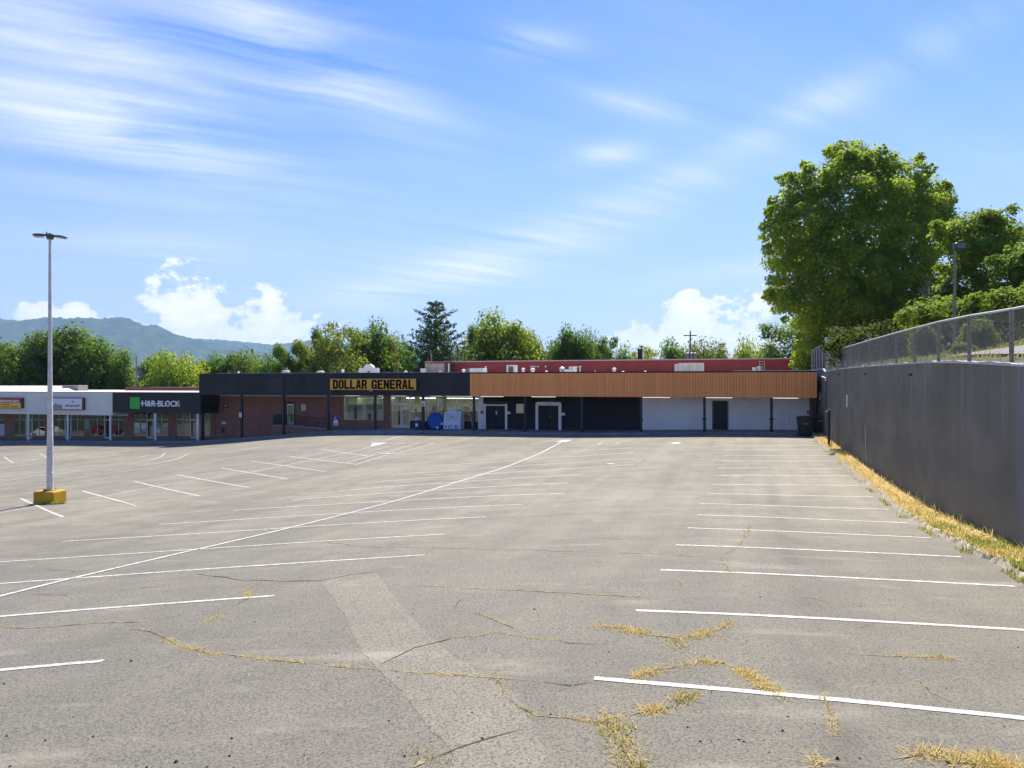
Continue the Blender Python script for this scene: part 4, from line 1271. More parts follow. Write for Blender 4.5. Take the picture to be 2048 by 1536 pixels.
e = fthing('wall_vent', 'round pale vent in a dark ring high on the brick', 'vent', fu(452, VW), VW - .002, fz(452, 815, VW))
MB().tube((0, 0, .2), (0, -.06, .2), .26, .26, 20).obj('vent_ring', mat('vent_ring', (.06, .045, .04), .7), e)
MB().tube((.03, -.061, .22), (.03, -.10, .22), .15, .13, 16).obj('vent_cap', mat('vent_pale', (.42, .40, .36), .6), e)
e = fthing('meter_box', 'dark twin pipe connection low on the brick wall', 'meter', fu(447, VW), VW - .01, fz(447, 866, VW))
MB().tube((0, 0, .38), (0, -.16, .38), .15, .15, 14).obj('inlet', black_t, e); MB().tube((0, 0, .12), (0, -.14, .12), .12, .12, 14).obj('inlet', black_t, e); MB().tube((0, -.05, 0), (0, -.05, .5), .04).obj('riser', black_t, e)


def text_mesh(body, w, h, m, parent, x, y, z, name='lettering', depth=.03, bold=0.0, spacing=1.0):
    """flat lettering fitted into a box of w by h metres, facing the car park"""
    cu = bpy.data.curves.new(name, 'FONT')
    cu.body = body; cu.size = 1; cu.extrude = .02; cu.offset = bold; cu.space_character = spacing
    cu.resolution_u = 3
    o = bpy.data.objects.new(name, cu)
    COL.objects.link(o)
    me_ = bpy.data.meshes.new_from_object(o.evaluated_get(bpy.context.evaluated_depsgraph_get()))
    bpy.data.objects.remove(o)
    co = np.empty(len(me_.vertices) * 3); me_.vertices.foreach_get('co', co); co = co.reshape(-1, 3)
    lo, hi = co.min(0), co.max(0)
    c = (co - lo) / np.maximum(hi - lo, 1e-6)
    nv = np.c_[c[:, 0] * w, -c[:, 2] * depth, c[:, 1] * h]
    me_.vertices.foreach_set('co', nv.ravel()); me_.update()
    me_.materials.clear(); me_.materials.append(m)
    return link(name, me_, parent, (x, y, z))


# yellow shop sign
u0, u1, z0, z1 = rect(660, 834, 756.5, 781, -.2)
e = fthing('shop_sign', 'yellow DOLLAR GENERAL sign box with black capitals on the black fascia', 'sign', u0, -.012, z0)
w, h = u1 - u0, z1 - z0
MB().cbox(0, w, -.26, 0, 0, h, .02).obj('sign_box', brown_f, e)
MB().box(.07, w / 2 - .012, -.268, -.261, .06, h - .06).obj('sign_face', yellow_s, e); MB().box(w / 2 - .008, w - .07, -.268, -.261, .06, h - .06).obj('sign_face', yellow_s, e)
k = w / 174
def block_letter(ch, mb, x, z, lw, lh, y0, y1):
    """heavy condensed capitals cut from slabs"""
    a, t = .34, .21
    def P(pts): mb.prism([(x + u * lw, z + v * lh) for u, v in pts], y0, y1)
    def ring(o, i):
        n = len(o)
        for k in range(n):
            j = (k + 1) % n
            P([o[k], o[j], i[j], i[k]])
    if ch == 'D': ring([(0, 0), (.72, 0), (1, .14), (1, .86), (.72, 1), (0, 1)], [(a, t), (.60, t), (1 - a, .25), (1 - a, .75), (.60, 1 - t), (a, 1 - t)])
    elif ch == 'O': ring([(.25, 0), (.75, 0), (1, .14), (1, .86), (.75, 1), (.25, 1), (0, .86), (0, .14)], [(.42, .16), (.58, .16), (1 - a, .22), (1 - a, .78), (.58, .84), (.42, .84), (a, .78), (a, .22)])
    elif ch == 'L': P([(0, 0), (1, 0), (1, t), (a, t), (a, 1), (0, 1)])
    elif ch == 'A':
        P([(0, 0), (.30, 0), (.36, .22), (.40, .40), (.5, .76), (.5, 1), (.30, 1)]); P([(1, 0), (.70, 1), (.5, 1), (.5, .76), (.60, .40), (.64, .22), (.70, 0)]); P([(.36, .22), (.64, .22), (.60, .40), (.40, .40)])
    elif ch == 'R':
        P([(0, 0), (a, 0), (a, 1), (0, 1)]); P([(a, .80), (a, 1), (.78, 1), (1, .88), (.66, .80)]); P([(.66, .80), (1, .88), (1, .56), (.85, .46), (.66, .58)]); P([(a, .40), (a, .58), (.66, .58), (.85, .46), (.56, .40)]); P([(.56, .40), (.85, .46), (1, 0), (.68, 0)])
    elif ch == 'G':
        P([(.25, 0), (0, .14), (0, .86), (.25, 1), (.42, .84), (a, .78), (a, .22), (.42, .16)]); P([(.25, 1), (.75, 1), (.58, .84), (.42, .84)]); P([(.75, 1), (1, .86), (1, .64), (.66, .64), (.66, .78), (.58, .84)])
        P([(.25, 0), (.42, .16), (.58, .16), (.66, .22), (.66, .34), (1, .34), (1, 0)]); P([(.52, .34), (1, .34), (1, .52), (.52, .52)])
    elif ch == 'E': P([(0, 0), (1, 0), (1, .2), (a, .2), (a, .41), (.86, .41), (.86, .6), (a, .6), (a, .8), (1, .8), (1, 1), (0, 1)])
    elif ch == 'N': P([(0, 0), (.31, 0), (.31, .52), (.31, 1), (0, 1)]); P([(.69, 0), (1, 0), (1, 1), (.69, 1), (.69, .48)]); P([(.31, .52), (.69, 0), (.69, .48), (.31, 1)])
for word, p0, p1 in (('DOLLAR', 6.5, 77), ('GENERAL', 85, 169.5)):
    cw = (p1 - p0) / len(word)
    for i, ch in enumerate(word):
        mb = MB(); block_letter(ch, mb, (p0 + cw * i + cw * .06) * k, h * .12, cw * .87 * k, h * .76, -.30, -.2685)
        mb.obj('letter', sign_black, e)
MB().box(w * .5 - .25, w * .5 - .05, -.32, -.02, -.06, .0).obj('sign_bracket', offwhite, e)
# accessible parking sign at the kerb
uS = fu(671.5, -.5)
e = fthing('parking_sign', 'blue and white accessible parking sign on a short post at the kerb', 'sign', uS, -.5, zs(uS))
MB().tube((0, 0.03, 0), (0, 0.03, 1.25), .03).obj('sign_post', galv_d, e)
z0, z1 = fz(671, 851, -.5) - zs(uS), fz(671, 833, -.5) - zs(uS); zm = z0 + (z1 - z0) * .55
MB().cbox(-.22, .22, -.012, .0, zm, z1, .003).obj('sign_plate', sign_blue, e)
MB().cbox(-.22, .22, -.012, .0, z0, zm - .01, .003).obj('sign_plate', sign_white, e)
wc = MB(); wc.tube((-.03, -.02, z1 - .08), (-.03, -.013, z1 - .08), .035, .035, 10); wc.path([(-.03, -.017, z1 - .12), (-.02, -.017, z1 - .24), (.07, -.017, z1 - .25), (.11, -.017, z1 - .33)], .018)
wc.path([(-.03 + .11 * math.cos(a), -.017, z1 - .27 + .11 * math.sin(a)) for a in np.linspace(2.2, 6.1, 10)], .014); wc.obj('wheelchair_symbol', sign_white, e)
lines(e, .44, z0 * 0 + .4, sign_blue, [((z0 + .04) / .4, (z0 + .12) / .4, .8), ((z0 + .18) / .4, (z0 + .26) / .4, .8)], .012)
text_mesh('1606', .42, .13, sign_grey, sur2, fu(1093.5, VW), VW - .0905, fz(1097, 809.2, VW), 'house_number', .005)

# ramp with its railing
uA, uM, uZ = fu(545, 1.35), fu(590, 1.35), fu(657, 1.35)
rm = fthing('access_ramp', 'brick access ramp with black railing climbing to the glass door', 'ramp', uA, 1.3, 0)
zA, zZ = 0.0, -.24
LM, LZ = uM - uA, uZ - uA
rmp = MB().prism([(0, -1.6), (LZ, -1.6), (LZ, zZ - .09), (LM, zA - .09), (0, zA - .09)], 0, 1.39); rmp.obj('ramp_body', brick_m, rm)
MB().prism([(-.05, zA - .088), (LM, zA - .088), (LZ, zZ - .088), (LZ, zZ), (LM, zA), (-.05, zA)], -.04, 1.39).obj('ramp_slab', concrete, rm)
def rzv(x): return zA if x < LM else zA + (zZ - zA) * (x - LM) / (LZ - LM)
rail = MB()
for hgt, r in ((.98, .028), (.52, .018), (.12, .018)):
    rail.path([(0, .06, zA + hgt), (LM, .06, zA + hgt), (LZ, .06, zZ + hgt * .9)], r)
rail.obj('handrail', black_t, rm)
MB().path([(0, 1.3, zA + .98), (0, .06, zA + .98)], .028).obj('handrail', black_t, rm)
for x in np.linspace(0, LZ, 6): MB().tube((x, .06, rzv(x)), (x, .06, rzv(x) + .98 * (1 if x < LM else .94)), .026).obj('rail_post', black_t, rm)
x = .14
bme_ = MB().tube((0, .06, .12), (0, .06, .96), .009, .009, 5).mesh('baluster', black_t)
while x < LZ - .1: link('baluster', bme_, rm, (x, 0, rzv(x))); x += .14
MB().box(.1, LM * .6, .075, .085, zA + .14, zA + .95).obj('mesh_panel', mat('mesh_dark', (.03, .028, .026), .7), rm)

# street things under the canopy
e = fthing('ice_freezer', 'white outdoor ice freezer with blue ICE lettering by the window', 'freezer', fu(905, .9), .75, zs(fu(905, .9)))
hw, hh, dp = .80, 1.62, .95
MB().prism([(-hw, 0), (hw, 0), (hw, .75), (hw, hh), (-hw, hh), (-hw, .75)], 0, dp)
bd = MB().add([(-hw, 0, 0.06), (hw, 0, .06), (hw, dp, .06), (-hw, dp, .06), (-hw, 0, .72), (hw, 0, .72), (-hw, .22, hh), (hw, .22, hh), (hw, dp, hh), (-hw, dp, hh)],
              [(0, 3, 2, 1), (0, 1, 5, 4), (4, 5, 7, 6), (6, 7, 8, 9), (1, 2, 8, 7, 5), (0, 4, 6, 9, 3), (3, 9, 8, 2)]).obj('cabinet', mat('freezer_white', (.62, .65, .70), .45), e)
for x0, x1 in ((-.68, -.04), (.04, .68)):
    d = MB().add([(x0, -.03 + .02, .80), (x1, -.03 + .02, .80), (x1, .17, 1.50), (x0, .17, 1.50), (x0, .03, .80), (x1, .03, .80), (x1, .23, 1.50), (x0, .23, 1.50)],
                 [(0, 1, 2, 3), (4, 7, 6, 5), (0, 4, 5, 1), (3, 2, 6, 7), (0, 3, 7, 4), (1, 5, 6, 2)]).obj('freezer_door', mat('freezer_door', (.50, .54, .60), .45), e)
    hx = x1 - .06 if x0 < 0 else x0 + .06
    MB().box(hx - .02, hx + .02, .02, .07, 1.08, 1.22).obj('handle', black_t, d)
text_mesh('ICE', 1.25, .30, sign_blue, e, -.62, -.002, .12, depth=.006, bold=.02, spacing=1.25)
tp = MB().box(-.36, .36, .15, .25, hh, hh + .34).obj('top_sign', sign_white, e)
text_mesh('ICE', .55, .2, mat('sign_dark_blue', (.05, .06, .13), .5), tp, -.28, .149, hh + .07, depth=.004, bold=.03, spacing=1.2)
for fx in (-.7, .62): MB().box(fx, fx + .08, .05, .9, 0, .06).obj('skid', black_t, e)

# children's pool stood on edge: a shallow dish
e = fthing('paddling_pool', 'blue plastic paddling pool leaning upright between bin and freezer', 'pool', fu(871, .9), .95, zs(fu(871, .9)))
rot = Matrix.Rotation(R(-70), 4, 'X') @ Matrix.Identity(4)
mb = MB(); prof = [(0.0, .0), (.55, .0), (.72, .03), (.80, .16), (.83, .19), (.78, .19), (.70, .05), (.0, .03)]
mb.lathe(prof[1:], 32)
mb.v = [tuple(Matrix.Rotation(R(22), 4, 'Z') @ (Matrix.Rotation(R(72), 4, 'X') @ Vector((x * .95, y, -z)) + Vector((0, 0, .80)))) for x, y, z in mb.v]
mb.obj('pool_shell', blue_plastic, e, smooth=True)
for ang, rr_ in ((-1.35, .66), (-.45, .64)):
    p = Matrix.Rotation(R(22), 4, 'Z') @ (Matrix.Rotation(R(72), 4, 'X') @ Vector((rr_ * math.cos(ang) * .95, rr_ * math.sin(ang), .012)) + Vector((0, 0, .80)))
    q0 = MB(); nrm = (Matrix.Rotation(R(22), 4, 'Z') @ Matrix.Rotation(R(72), 4, 'X')) @ Vector((0, 0, 1))
    q0.tube(tuple(p - nrm * .003), tuple(p + nrm * .004), .12, .12, 12); q0.obj('sticker', mat('sticker_pale', (.55, .56, .50), .6), e)

e = fthing('litter_bin', 'teal round litter bin with pale lid by the shop door', 'bin', fu(836, .7), .7, zs(fu(836, .7)))
MB().lathe([(.25, 0), (.27, .05), (.30, .82), (.31, .84)], 18).obj('bin_body', teal_plastic, e, True)
MB().lathe([(.33, .84), (.33, 1.06), (.26, 1.10)], 18).obj('bin_lid', mat('bin_lid', (.50, .50, .50), .6), e)
MB().box(-.12, .12, -.315, -.285, .3, .58).obj('bin_label', sign_white, e)
for k_, (dx_, dz_, c) in enumerate(((.5, 1.75, 'straw'), (-.22, 1.8, 'dark'), (.28, 1.95, 'red'))):
    lab = ('broom with thin pale handle sticking out of the bin towards the post', 'dark-headed mop sticking out of the teal bin', 'reddish broom standing steeply in the teal bin')[k_]
    s = fthing('broom', lab, 'broom', fu(836, .7) + (-.08 + .08 * k_), .72, zs(fu(836, .7)) + .3, 'brooms in the litter bin')
    MB().tube((0, 0, 0), (dx_, .05, dz_ - .45), .014, .014, 6).obj('handle', wood_p, s)
    MB().tube((dx_, .05, dz_ - .45), (dx_ * 1.16, .05, dz_ - .22), .03, .08, 8).obj('head', mat('broom_' + c, {'straw': (.4, .34, .2), 'dark': (.05, .05, .06), 'red': (.22, .08, .07)}[c], .9), s)
# a stack of flattened dark crates between bin and pool, dome by the far side of the freezer
e = fthing('arched_hoop', 'thin white garden hoop leaning on the window by the freezer', 'hoop', fu(933, 2.3), 2.3, zs(fu(933, 2.3)))
MB().path([(.55 * math.cos(a) , 0, .3 + 1.25 * math.sin(a)) for a in np.linspace(-.1, math.pi * .75, 16)], .02).obj('hoop_pipe', white_p, e)
e = fthing('crate', 'dark crate under the post shadow beside the litter bin', 'crate', fu(851, .9), .9, zs(fu(851, .9)))
MB().cbox(-.28, .28, -.2, .3, 0, .75, .03).obj('crate_body', mat('dark_crate', (.012, .02, .03), .6), e); MB().box(-.24, .24, -.16, .26, .751, .78).obj('crate_lid', black_t, e)


# wheeled bins in the corner
def cart(label, u, v, rz, sc=1.0):
    e = fthing('wheeled_bin', label, 'bin', u, v, 0, 'wheeled bins in the wall corner')
    e.location.z = max(gz(e.location.x, e.location.y), -5) + .01
    e.rotation_euler.z = -TH + rz
    mb = MB()
    def ring(z, a, b, yo=0): return [(-a + .05, -b + yo, z), (a - .05, -b + yo, z), (a, -b + .05 + yo, z), (a, b - .05 + yo, z), (a - .05, b + yo, z), (-a + .05, b + yo, z), (-a, b - .05 + yo, z), (-a, -b + .05 + yo, z)]
    mb.loft([ring(.03, .36 * sc, .36 * sc), ring(.9, .44 * sc, .46 * sc), ring(1.18 * sc, .46 * sc, .5 * sc)], True).obj('bin_body', bin_m, e)
    MB().loft([ring(1.18 * sc, .50 * sc, .55 * sc), ring(1.26 * sc, .50 * sc, .55 * sc), ring(1.36 * sc, .40 * sc, .42 * sc)], True).obj('bin_lid', bin_m, e)
    MB().path([(-.42, .58, 1.14), (-.42, .66, 1.2), (.42, .66, 1.2), (.42, .58, 1.14)], .025).obj('handle', black_t, e)
    MB().box(-.2, .2, -.478 * sc, -.45 * sc, .88, .96).obj('bin_label', mat('bin_grey_label', (.2, .22, .24), .6), e)
    for s in (-1, 1):
        MB().tube((s * .36, .38, .13), (s * .44, .38, .13), .13, .13, 14).obj('wheel', black_t, e)
    return e
c1_ = on_lot(1612, 872)
cu_ = (c1_[0] * U2[0] + (c1_[1] - OY) * U2[1]); cv_ = (c1_[0] * V2[0] + (c1_[1] - OY) * V2[1])
cart('near dark wheeled rubbish bin standing at the sunlit kerb end', cu_ - .1, -1.75, .05, 1.08)
cart('dark wheeled bin tucked behind the other one in the shaded corner', cu_ + 1.25, -.45, -.2, 1.0).location.z = zs(cu_)
e = fthing('wall_box', 'small grey pipe box on the white wall above the bins', 'box', fu(1616, VW), VW - .01, fz(1616, 831, VW))
MB().cbox(-.09, .09, -.1, 0, .12, .42, .01).obj('box_body', mat('pipe_grey', (.25, .24, .24), .6), e); MB().tube((0, -.05, 0), (0, -.05, .13), .03).obj('stub', galv, e)

# ------------------------------------------------------------------ lower row of shops
L = thing('shop_row', 'lower row of brick shops with white and black canopy fascia', 'building', (0, OY, 0), -TH)
l0, lW, lB = fu(-420), fu(225), fu(401)
zt_l, zb_w, zb_b = 3.13, fz(200, 830.5), fz(320, 826.5)
MB().box(l0, lW, 0, VW - .1, zb_w, zt_l).obj('fascia', stucco, L)
MB().box(lW + .002, lB, -.01, VW - .05, zb_b, zt_l - .01).obj('fascia', black_p, L, label='black stretch of canopy fascia')
MB().box(l0, lW - .002, -.04, .2, zt_l, zt_l + .05).obj('fascia_trim', mat('trim_grey', (.16, .14, .15), .6), L)
MB().box(lW + .002, lB + .01, -.04, .2, zt_l - .008, zt_l + .05).obj('fascia_trim', black_t, L)
MB().box(l0, uL - .02, .21, 24, zt_l - .1, zt_l + .03).obj('roof', roof_m, L)
MB().add([(l0, 9, zt_l + .032), (fu(150, 9), zt_l * 0 + 9, zt_l + .032), (fu(128, 14), 14, zt_l + .62), (l0, 14, zt_l + .62), (l0, 24, zt_l + .62), (fu(128, 24), 24, zt_l + .62), (fu(150, 24), 24, zt_l + .032), (l0, 24, zt_l + .032)], [(0, 1, 2, 3), (3, 2, 5, 4), (1, 6, 5, 2), (4, 5, 6, 7), (0, 3, 4, 7)]).obj('raised_roof', roof_m, L)
MB().box(fu(250, 16), uL - .3, 16, 16.4, zt_l + .031, zt_l + .45).obj('rear_parapet', roof_red, L)
MB().box(fu(300, 16.5), uL - .3, 16.42, 16.8, zt_l + .031, zt_l + .49).obj('parapet_cap', offwhite, L)
MB().box(l0, uE, VW + .1, VW + .3, 0.98, zt_l - .1).obj('upper_wall', brick_m, L)
for px in (-120, -30, 57, 136, 221, 311, 396):
    u = fu(px, .16); z0 = zs(u)
    MB().cbox(u - .085, u + .085, .08, .25, z0, zb_b + .02, .015).obj('canopy_post', mat('post_white', (.70, .71, .74), .5), L)
u = fu(404, .3); MB().box(u - .1, u + .1, .2, .5, zs(u), zb_b).obj('corner_post', black_t, L)
zsi = lambda px: fz(px, 871, VW)
def pier(p0, p1, v=VW): MB().box(fu(p0, VW), fu(p1, VW), v - .05, v + .3, -4, 1.0).obj('brick_pier', brick_m, L)
for p in ((10, 27), (90, 107), (168.5, 181), (250, 268), (337, 353), (421.5, 431), (-60, -40), (-150, -130)): pier(*p)
def sill(p0, p1): MB().box(fu(p0, VW), fu(p1, VW), VW + .0, VW + .28, -4, fz((p0 + p1) / 2, 871.5, VW)).obj('brick_bulkhead', brick_m, L)
wf = mat('shopfront_bar', (.50, .52, .50), .45, .5, .3)
def shop(p0, p1, mull, door=None, gm=glass_dk):
    """one glazed bay, with the door column left to the floor"""
    parts = [(p0, p1)] if door is None else [(p0, door[0]), (door[1], p1)]
    for a, b in parts:
        if b - a < 2: continue
        sill(a, b)
        window(a, b, 827, 871.5, [m for m in mull if a < m < b], [839.5], L, VW, wf, gm, .05, zt=.99)
    if door:
        a, b = fu(door[0], VW) + .01, fu(door[1], VW) - .01
        z0, z1 = zs(a) + .03, fz(sum(door) / 2, 839.5, VW)
        fr = MB()
        fr.box(a, a + .08, VW - .01, VW + .05, z0, z1); fr.box(b - .08, b, VW - .01, VW + .05, z0, z1); fr.box(a + .08, b - .08, VW - .008, VW + .048, z0, z0 + .18); fr.box(a + .08, b - .08, VW - .008, VW + .048, z1 - .08, z1)
        d = fr.obj('door', wf, L)
        MB().box(a + .07, b - .07, VW + .016, VW + .024, z0 + .17, z1 - .07).obj('pane', gm, d)
        MB().box(a + .09, a + .12, VW - .07, VW - .012, z0 + .95, z0 + 1.2).obj('handle', alu, d)
        window(door[0], door[1], 827, 839.5, [], [], L, VW, wf, gm, .05, zt=.99)
shop(-130, -60, [-107, -84]); shop(-40, 10, [-23, -5])
shop(27, 90, [39.5, 52, 64.5, 78], (52, 64.5)); shop(107, 168.5, [118, 130, 142, 155], (130, 142))
shop(181, 250, [195, 209, 222, 237], (209, 222)); shop(268, 337, [281, 294, 307, 323], (294, 307)); shop(353, 421.5, [366, 381, 394, 408.5], (381, 394))
room(L, fu(-130, VW), fu(100, VW), -2.2, .95, 7, seed=5); room(L, fu(100, VW) + .2, fu(260, VW), -1.9, .95, 7, seed=8); room(L, fu(260, VW) + .2, fu(421, VW), -1.7, .95, 7, seed=11)
for p0, p1, y0, y1, c in ((269, 280, 845, 856, (.62, .66, .60)), (269, 280, 857, 866, (.5, .5, .46)), (282, 293, 846, 858, (.55, .62, .56)), (283, 292, 859, 862, (.4, .45, .42)), (312, 321, 846, 855, (.10, .36, .12)), (313, 321, 858, 866, (.6, .62, .6)), (326, 336, 846, 853, (.45, .45, .42)),
                          (169.5, 179, 838, 858, (.22, .38, .30)), (-4, 9, 848, 870, (.45, .47, .55))):
    MB().box(fu(p0, VW - .05), fu(p1, VW - .05), VW - .065, VW - .056, fz((p0 + p1) / 2, y1, VW), fz((p0 + p1) / 2, y0, VW)).obj('window_poster', mat('poster_%d' % int(sum(c) * 100), c, .7, var=.25, vscale=9), L)
for p0, p1 in ((354, 365), (367, 379)): MB().box(fu(p0, VW), fu(p1, VW), VW + .3, VW + .32, fz(366, 870, VW), .6).obj('window_blind', mat('pale_blind', (.5, .52, .42), .8), L)
MB().box(fu(225, 1.0), fu(258, 1.0), .9, 1.0, fz(240, 831.5, 1.0), fz(240, 827.5, 1.0)).obj('hanging_strip', mat('strip_tan', (.38, .36, .32), .7), L)

# signs on the lower row
u0, u1, z0, z1 = rect(-66, 43.5, 795.5, 816, -.3)
e = fthing('shop_sign', 'red and yellow services sign box in a brown frame on white fascia', 'sign', u0, -.002, z0)
w, h = u1 - u0, z1 - z0
MB().cbox(0, w, -.36, 0, 0, h, .02).obj('sign_box', brown_f, e)
MB().box(.06, w - .06, -.368, -.361, h * .52, h - .06).obj('sign_face', sign_red, e); MB().box(.06, w - .06, -.368, -.361, .06, h * .515).obj('sign_face', sign_yel2, e)
text_mesh('ACCOUNT SERVICES', w * .90, h * .22, sign_white, e, w * .06, -.3685, h * .58, depth=.008, bold=.02)
for f0, f1, hz_ in ((.62, .80, .33), (.30, .45, .13), (.52, .62, .13), (.66, .78, .13), (.82, .95, .13), (.06, .26, .13)): MB().box(w * f0, w * f1, -.372, -.3685, h * hz_, h * (hz_ + .09)).obj('lettering', mat('sign_olive', (.22, .17, .02), .6), e)
u0, u1, z0, z1 = rect(93, 166, 795.5, 819.5, -.3)
e = fthing('shop_sign', 'white SMOKE SHOP sign box with grey skyline in a maroon frame', 'sign', u0, -.002, z0)
w, h = u1 - u0, z1 - z0
MB().cbox(0, w, -.36, 0, 0, h, .02).obj('sign_box', maroon, e)
MB().box(.06, w - .06, -.368, -.361, .07, h - .07).obj('sign_face', mat('sign_face_white', (.70, .68, .74), .5), e)
k = w / 73
text_mesh("TJ'S", 5.5 * k, h * .18, mat('sign_text_grey', (.035, .028, .04), .7), e, 51 * k, -.3685, h * .57, depth=.006, bold=.02)
text_mesh('SMOKE SHOP', 29 * k, h * .18, MAT['sign_text_grey'], e, 39 * k, -.3685, h * .25, depth=.006, bold=.035, spacing=1.1)
rg = random.Random(2)
mb = MB(); x = 4.0
while x < 33:
    bw = rg.uniform(2.0, 4.2); bh = h * rg.choice((.30, .38, .46, .56, .42))
    mb.box(x * k, min(x + bw, 33) * k, -.374, -.3685, h * .08, bh); x += bw * .9
mb.obj('skyline_graphic', sign_grey, e)
# green square and white letters
u0, u1, z0, z1 = rect(259.5, 279, 794.5, 818, -.12)
e = fthing('shop_sign', 'green square with white H&R BLOCK letters on black fascia', 'sign', u0, -.012, z0)
w, h = u1 - u0, z1 - z0
MB().cbox(0, w, -.1, 0, 0, h, .01).obj('green_square', sign_green, e)
k = w / 19.5
for word, p0, p1 in (('H&R', 23.5, 51), ('BLOCK', 55, 98)): text_mesh(word, (p1 - p0) * k, h * .50, sign_white, e, p0 * k, -.02, h * .23, depth=.06, bold=.02)
for p0, p1 in ((20.3, 24), (50, 56), (71, 73.4), (95.5, 98.5)): MB().box(p0 * k, p1 * k, -.075, -.02, h * .44, h * .50).obj('dash', sign_white, e)

# ------------------------------------------------------------------ red block at the back and everything on the roof
v_r = 21.0
rb = thing('rear_block', 'taller windowless red-painted block behind the shop roof', 'building', W(0, v_r, 0), -TH)
ua, ub = fu(851, v_r), fu(1590, v_r)
ztr = 6.72
MB().box(ua, ub, .0, 14, -2, ztr - .12).obj('wall', redwall, rb)
MB().box(ua - .05, ub + .05, -.06, 14.05, ztr - .118, ztr).obj('parapet_cap', mat('pale_coping', (.50, .38, .36), .7), rb)
for px in (1062.5, 1066.5, 1071, 1076, 1091.5):
    MB().tube((fu(px, v_r), 0, fz(px, 733, v_r)), (fu(px, v_r), -.12, fz(px, 733, v_r)), .10, .10, 8).obj('wall_vent', offwhite, rb)
ROOF = ZT - .22


def runit(name, label, cat, p0, p1, v, group=None):
    u0, u1 = fu(p0, v), fu(p1, v)
    return fthing(name, label, cat, (u0 + u1) / 2, v, ROOF, group), (u1 - u0)
def topz(px, py, v): return fz(px, py, v) - ROOF
# large packaged air handler
e, w = runit('rooftop_unit', 'large cream air handling unit on the roof before the red wall', 'air unit', 1349, 1407, 9)
h = topz(1378, 726, 9)
MB().cbox(-w / 2 + w * .14, w / 2, 0, 1.8, 0, h, .03).obj('housing', cream, e); MB().cbox(-w / 2, -w / 2 + w * .135, .05, 1.7, 0, h * .93, .03).obj('intake_hood', mat('pale_grey_metal', (.50, .52, .50), .6), e)
for f in (.32, .52, .78): MB().box(-w / 2 + w * f - .01, -w / 2 + w * f + .01, -.008, -.001, .06, h - .06).obj('panel_seam', galv_d, e)
MB().box(w * .18, w * .27, -.02, -.001, h * .35, h * .85).obj('access_door', mat('cream_light', (.68, .64, .54), .6), e)
# beige penthouse at the end of the red wall
e, w = runit('rooftop_penthouse', 'beige stair penthouse with brown door at the end of the red wall', 'penthouse', 850, 898, 19)
h = topz(870, 727, 19)
MB().box(-w / 2, w / 2 - w * .2, 0, 2, 0, h).obj('wall', mat('beige_render', (.36, .32, .26), .85, var=.15, vscale=1.5), e)
MB().box(w / 2 - w * .198, w / 2 - .09, 0.02, 2, 0, h * .97).obj('door', mat('brown_door', (.11, .045, .035), .6), e)
MB().box(w / 2 - .088, w / 2, -.03, .2, 0, h).obj('door_frame', offwhite, e)
MB().box(w * .12, w * .21, -.35, -.01, h * .15, h * .5).obj('meter_case', offwhite, e)
MB().box(-w / 2 - .1, w / 2 + .05, -.1, 2.05, h, h + .08).obj('roof', roof_red, e)
e, w = runit('rooftop_box', 'small tan box beside the beige penthouse', 'box', 841, 850.5, 18)
h = topz(846, 738, 18); MB().cbox(-w / 2, w / 2, 0, .7, 0, h, .02).obj('housing', cream, e); MB().box(-w / 2 - .03, w / 2 + .03, -.03, .73, h, h + .05).obj('lid', offwhite, e)
# white unit with a dark coil side
e, w = runit('rooftop_unit', 'white air conditioner with dark coil side on the roof', 'air unit', 930, 966.5, 8)
h = topz(950, 736.5, 8)
MB().cbox(-w / 2 + w * .25, w / 2, 0, 1.2, 0, h, .02).obj('housing', offwhite, e); MB().cbox(-w / 2, -w / 2 + w * .245, .02, 1.15, 0, h * .95, .02).obj('coil', mat('coil_dark', (.13, .14, .14), .6), e)
for f in (.55, .75, .92): MB().box(-w / 2 + w * f - .012, -w / 2 + w * f + .012, -.008, -.001, .05, h - .05).obj('panel_seam', galv_d, e)
e, w = runit('rooftop_unit', 'square white framed unit with dark grille on the roof', 'air unit', 1013, 1030, 8)
h = topz(1021, 730, 8)
fr = MB(); fr.box(-w / 2, -w / 2 + w * .2, 0, .9, 0, h); fr.box(w / 2 - w * .2, w / 2, 0, .9, 0, h); fr.box(-w / 2 + w * .2, w / 2 - w * .2, 0, .9, h - .12, h); fr.obj('frame', offwhite, e)
gr = MB().box(-w / 2 + w * .2, w / 2 - w * .2, .05, .8, 0, h - .12).obj('grille', mat('grille_dark', (.09, .11, .10), .6), e)
for i in range(5): MB().box(-w / 2 + w * .21, w / 2 - w * .21, .03, .048, h * (.12 + .16 * i), h * (.15 + .16 * i)).obj('grille_bar', galv_d, gr)
e, w = runit('rooftop_unit', 'low white unit with round fan drum on the roof', 'air unit', 1116, 1150, 10)
h = topz(1133, 734, 10)
MB().lathe([(w * .14, 0), (w * .14, h * .85), (w * .17, h * .9), (.03, h * 1.08)], 14, (-w * .33, .5, 0)).obj('fan_drum', galv, e)
MB().cbox(-w * .16, w / 2, 0, 1.0, 0, h * .75, .02).obj('housing', offwhite, e); MB().cbox(w * .12, w * .42, .1, .9, h * .75, h * 1.05, .02).obj('motor_cover', offwhite, e)
e, w = runit('rooftop_unit', 'slatted beige unit on the roof of the lower shops', 'air unit', 124, 157, 12)
e.location = W(fu(140.5, 12), 12, zt_l + .03); h = fz(140, 770.5, 12) - zt_l - .03
MB().cbox(-w / 2, w / 2, 0, 1.4, 0, h, .02).obj('housing', mat('beige_metal', (.42, .39, .32), .7), e)
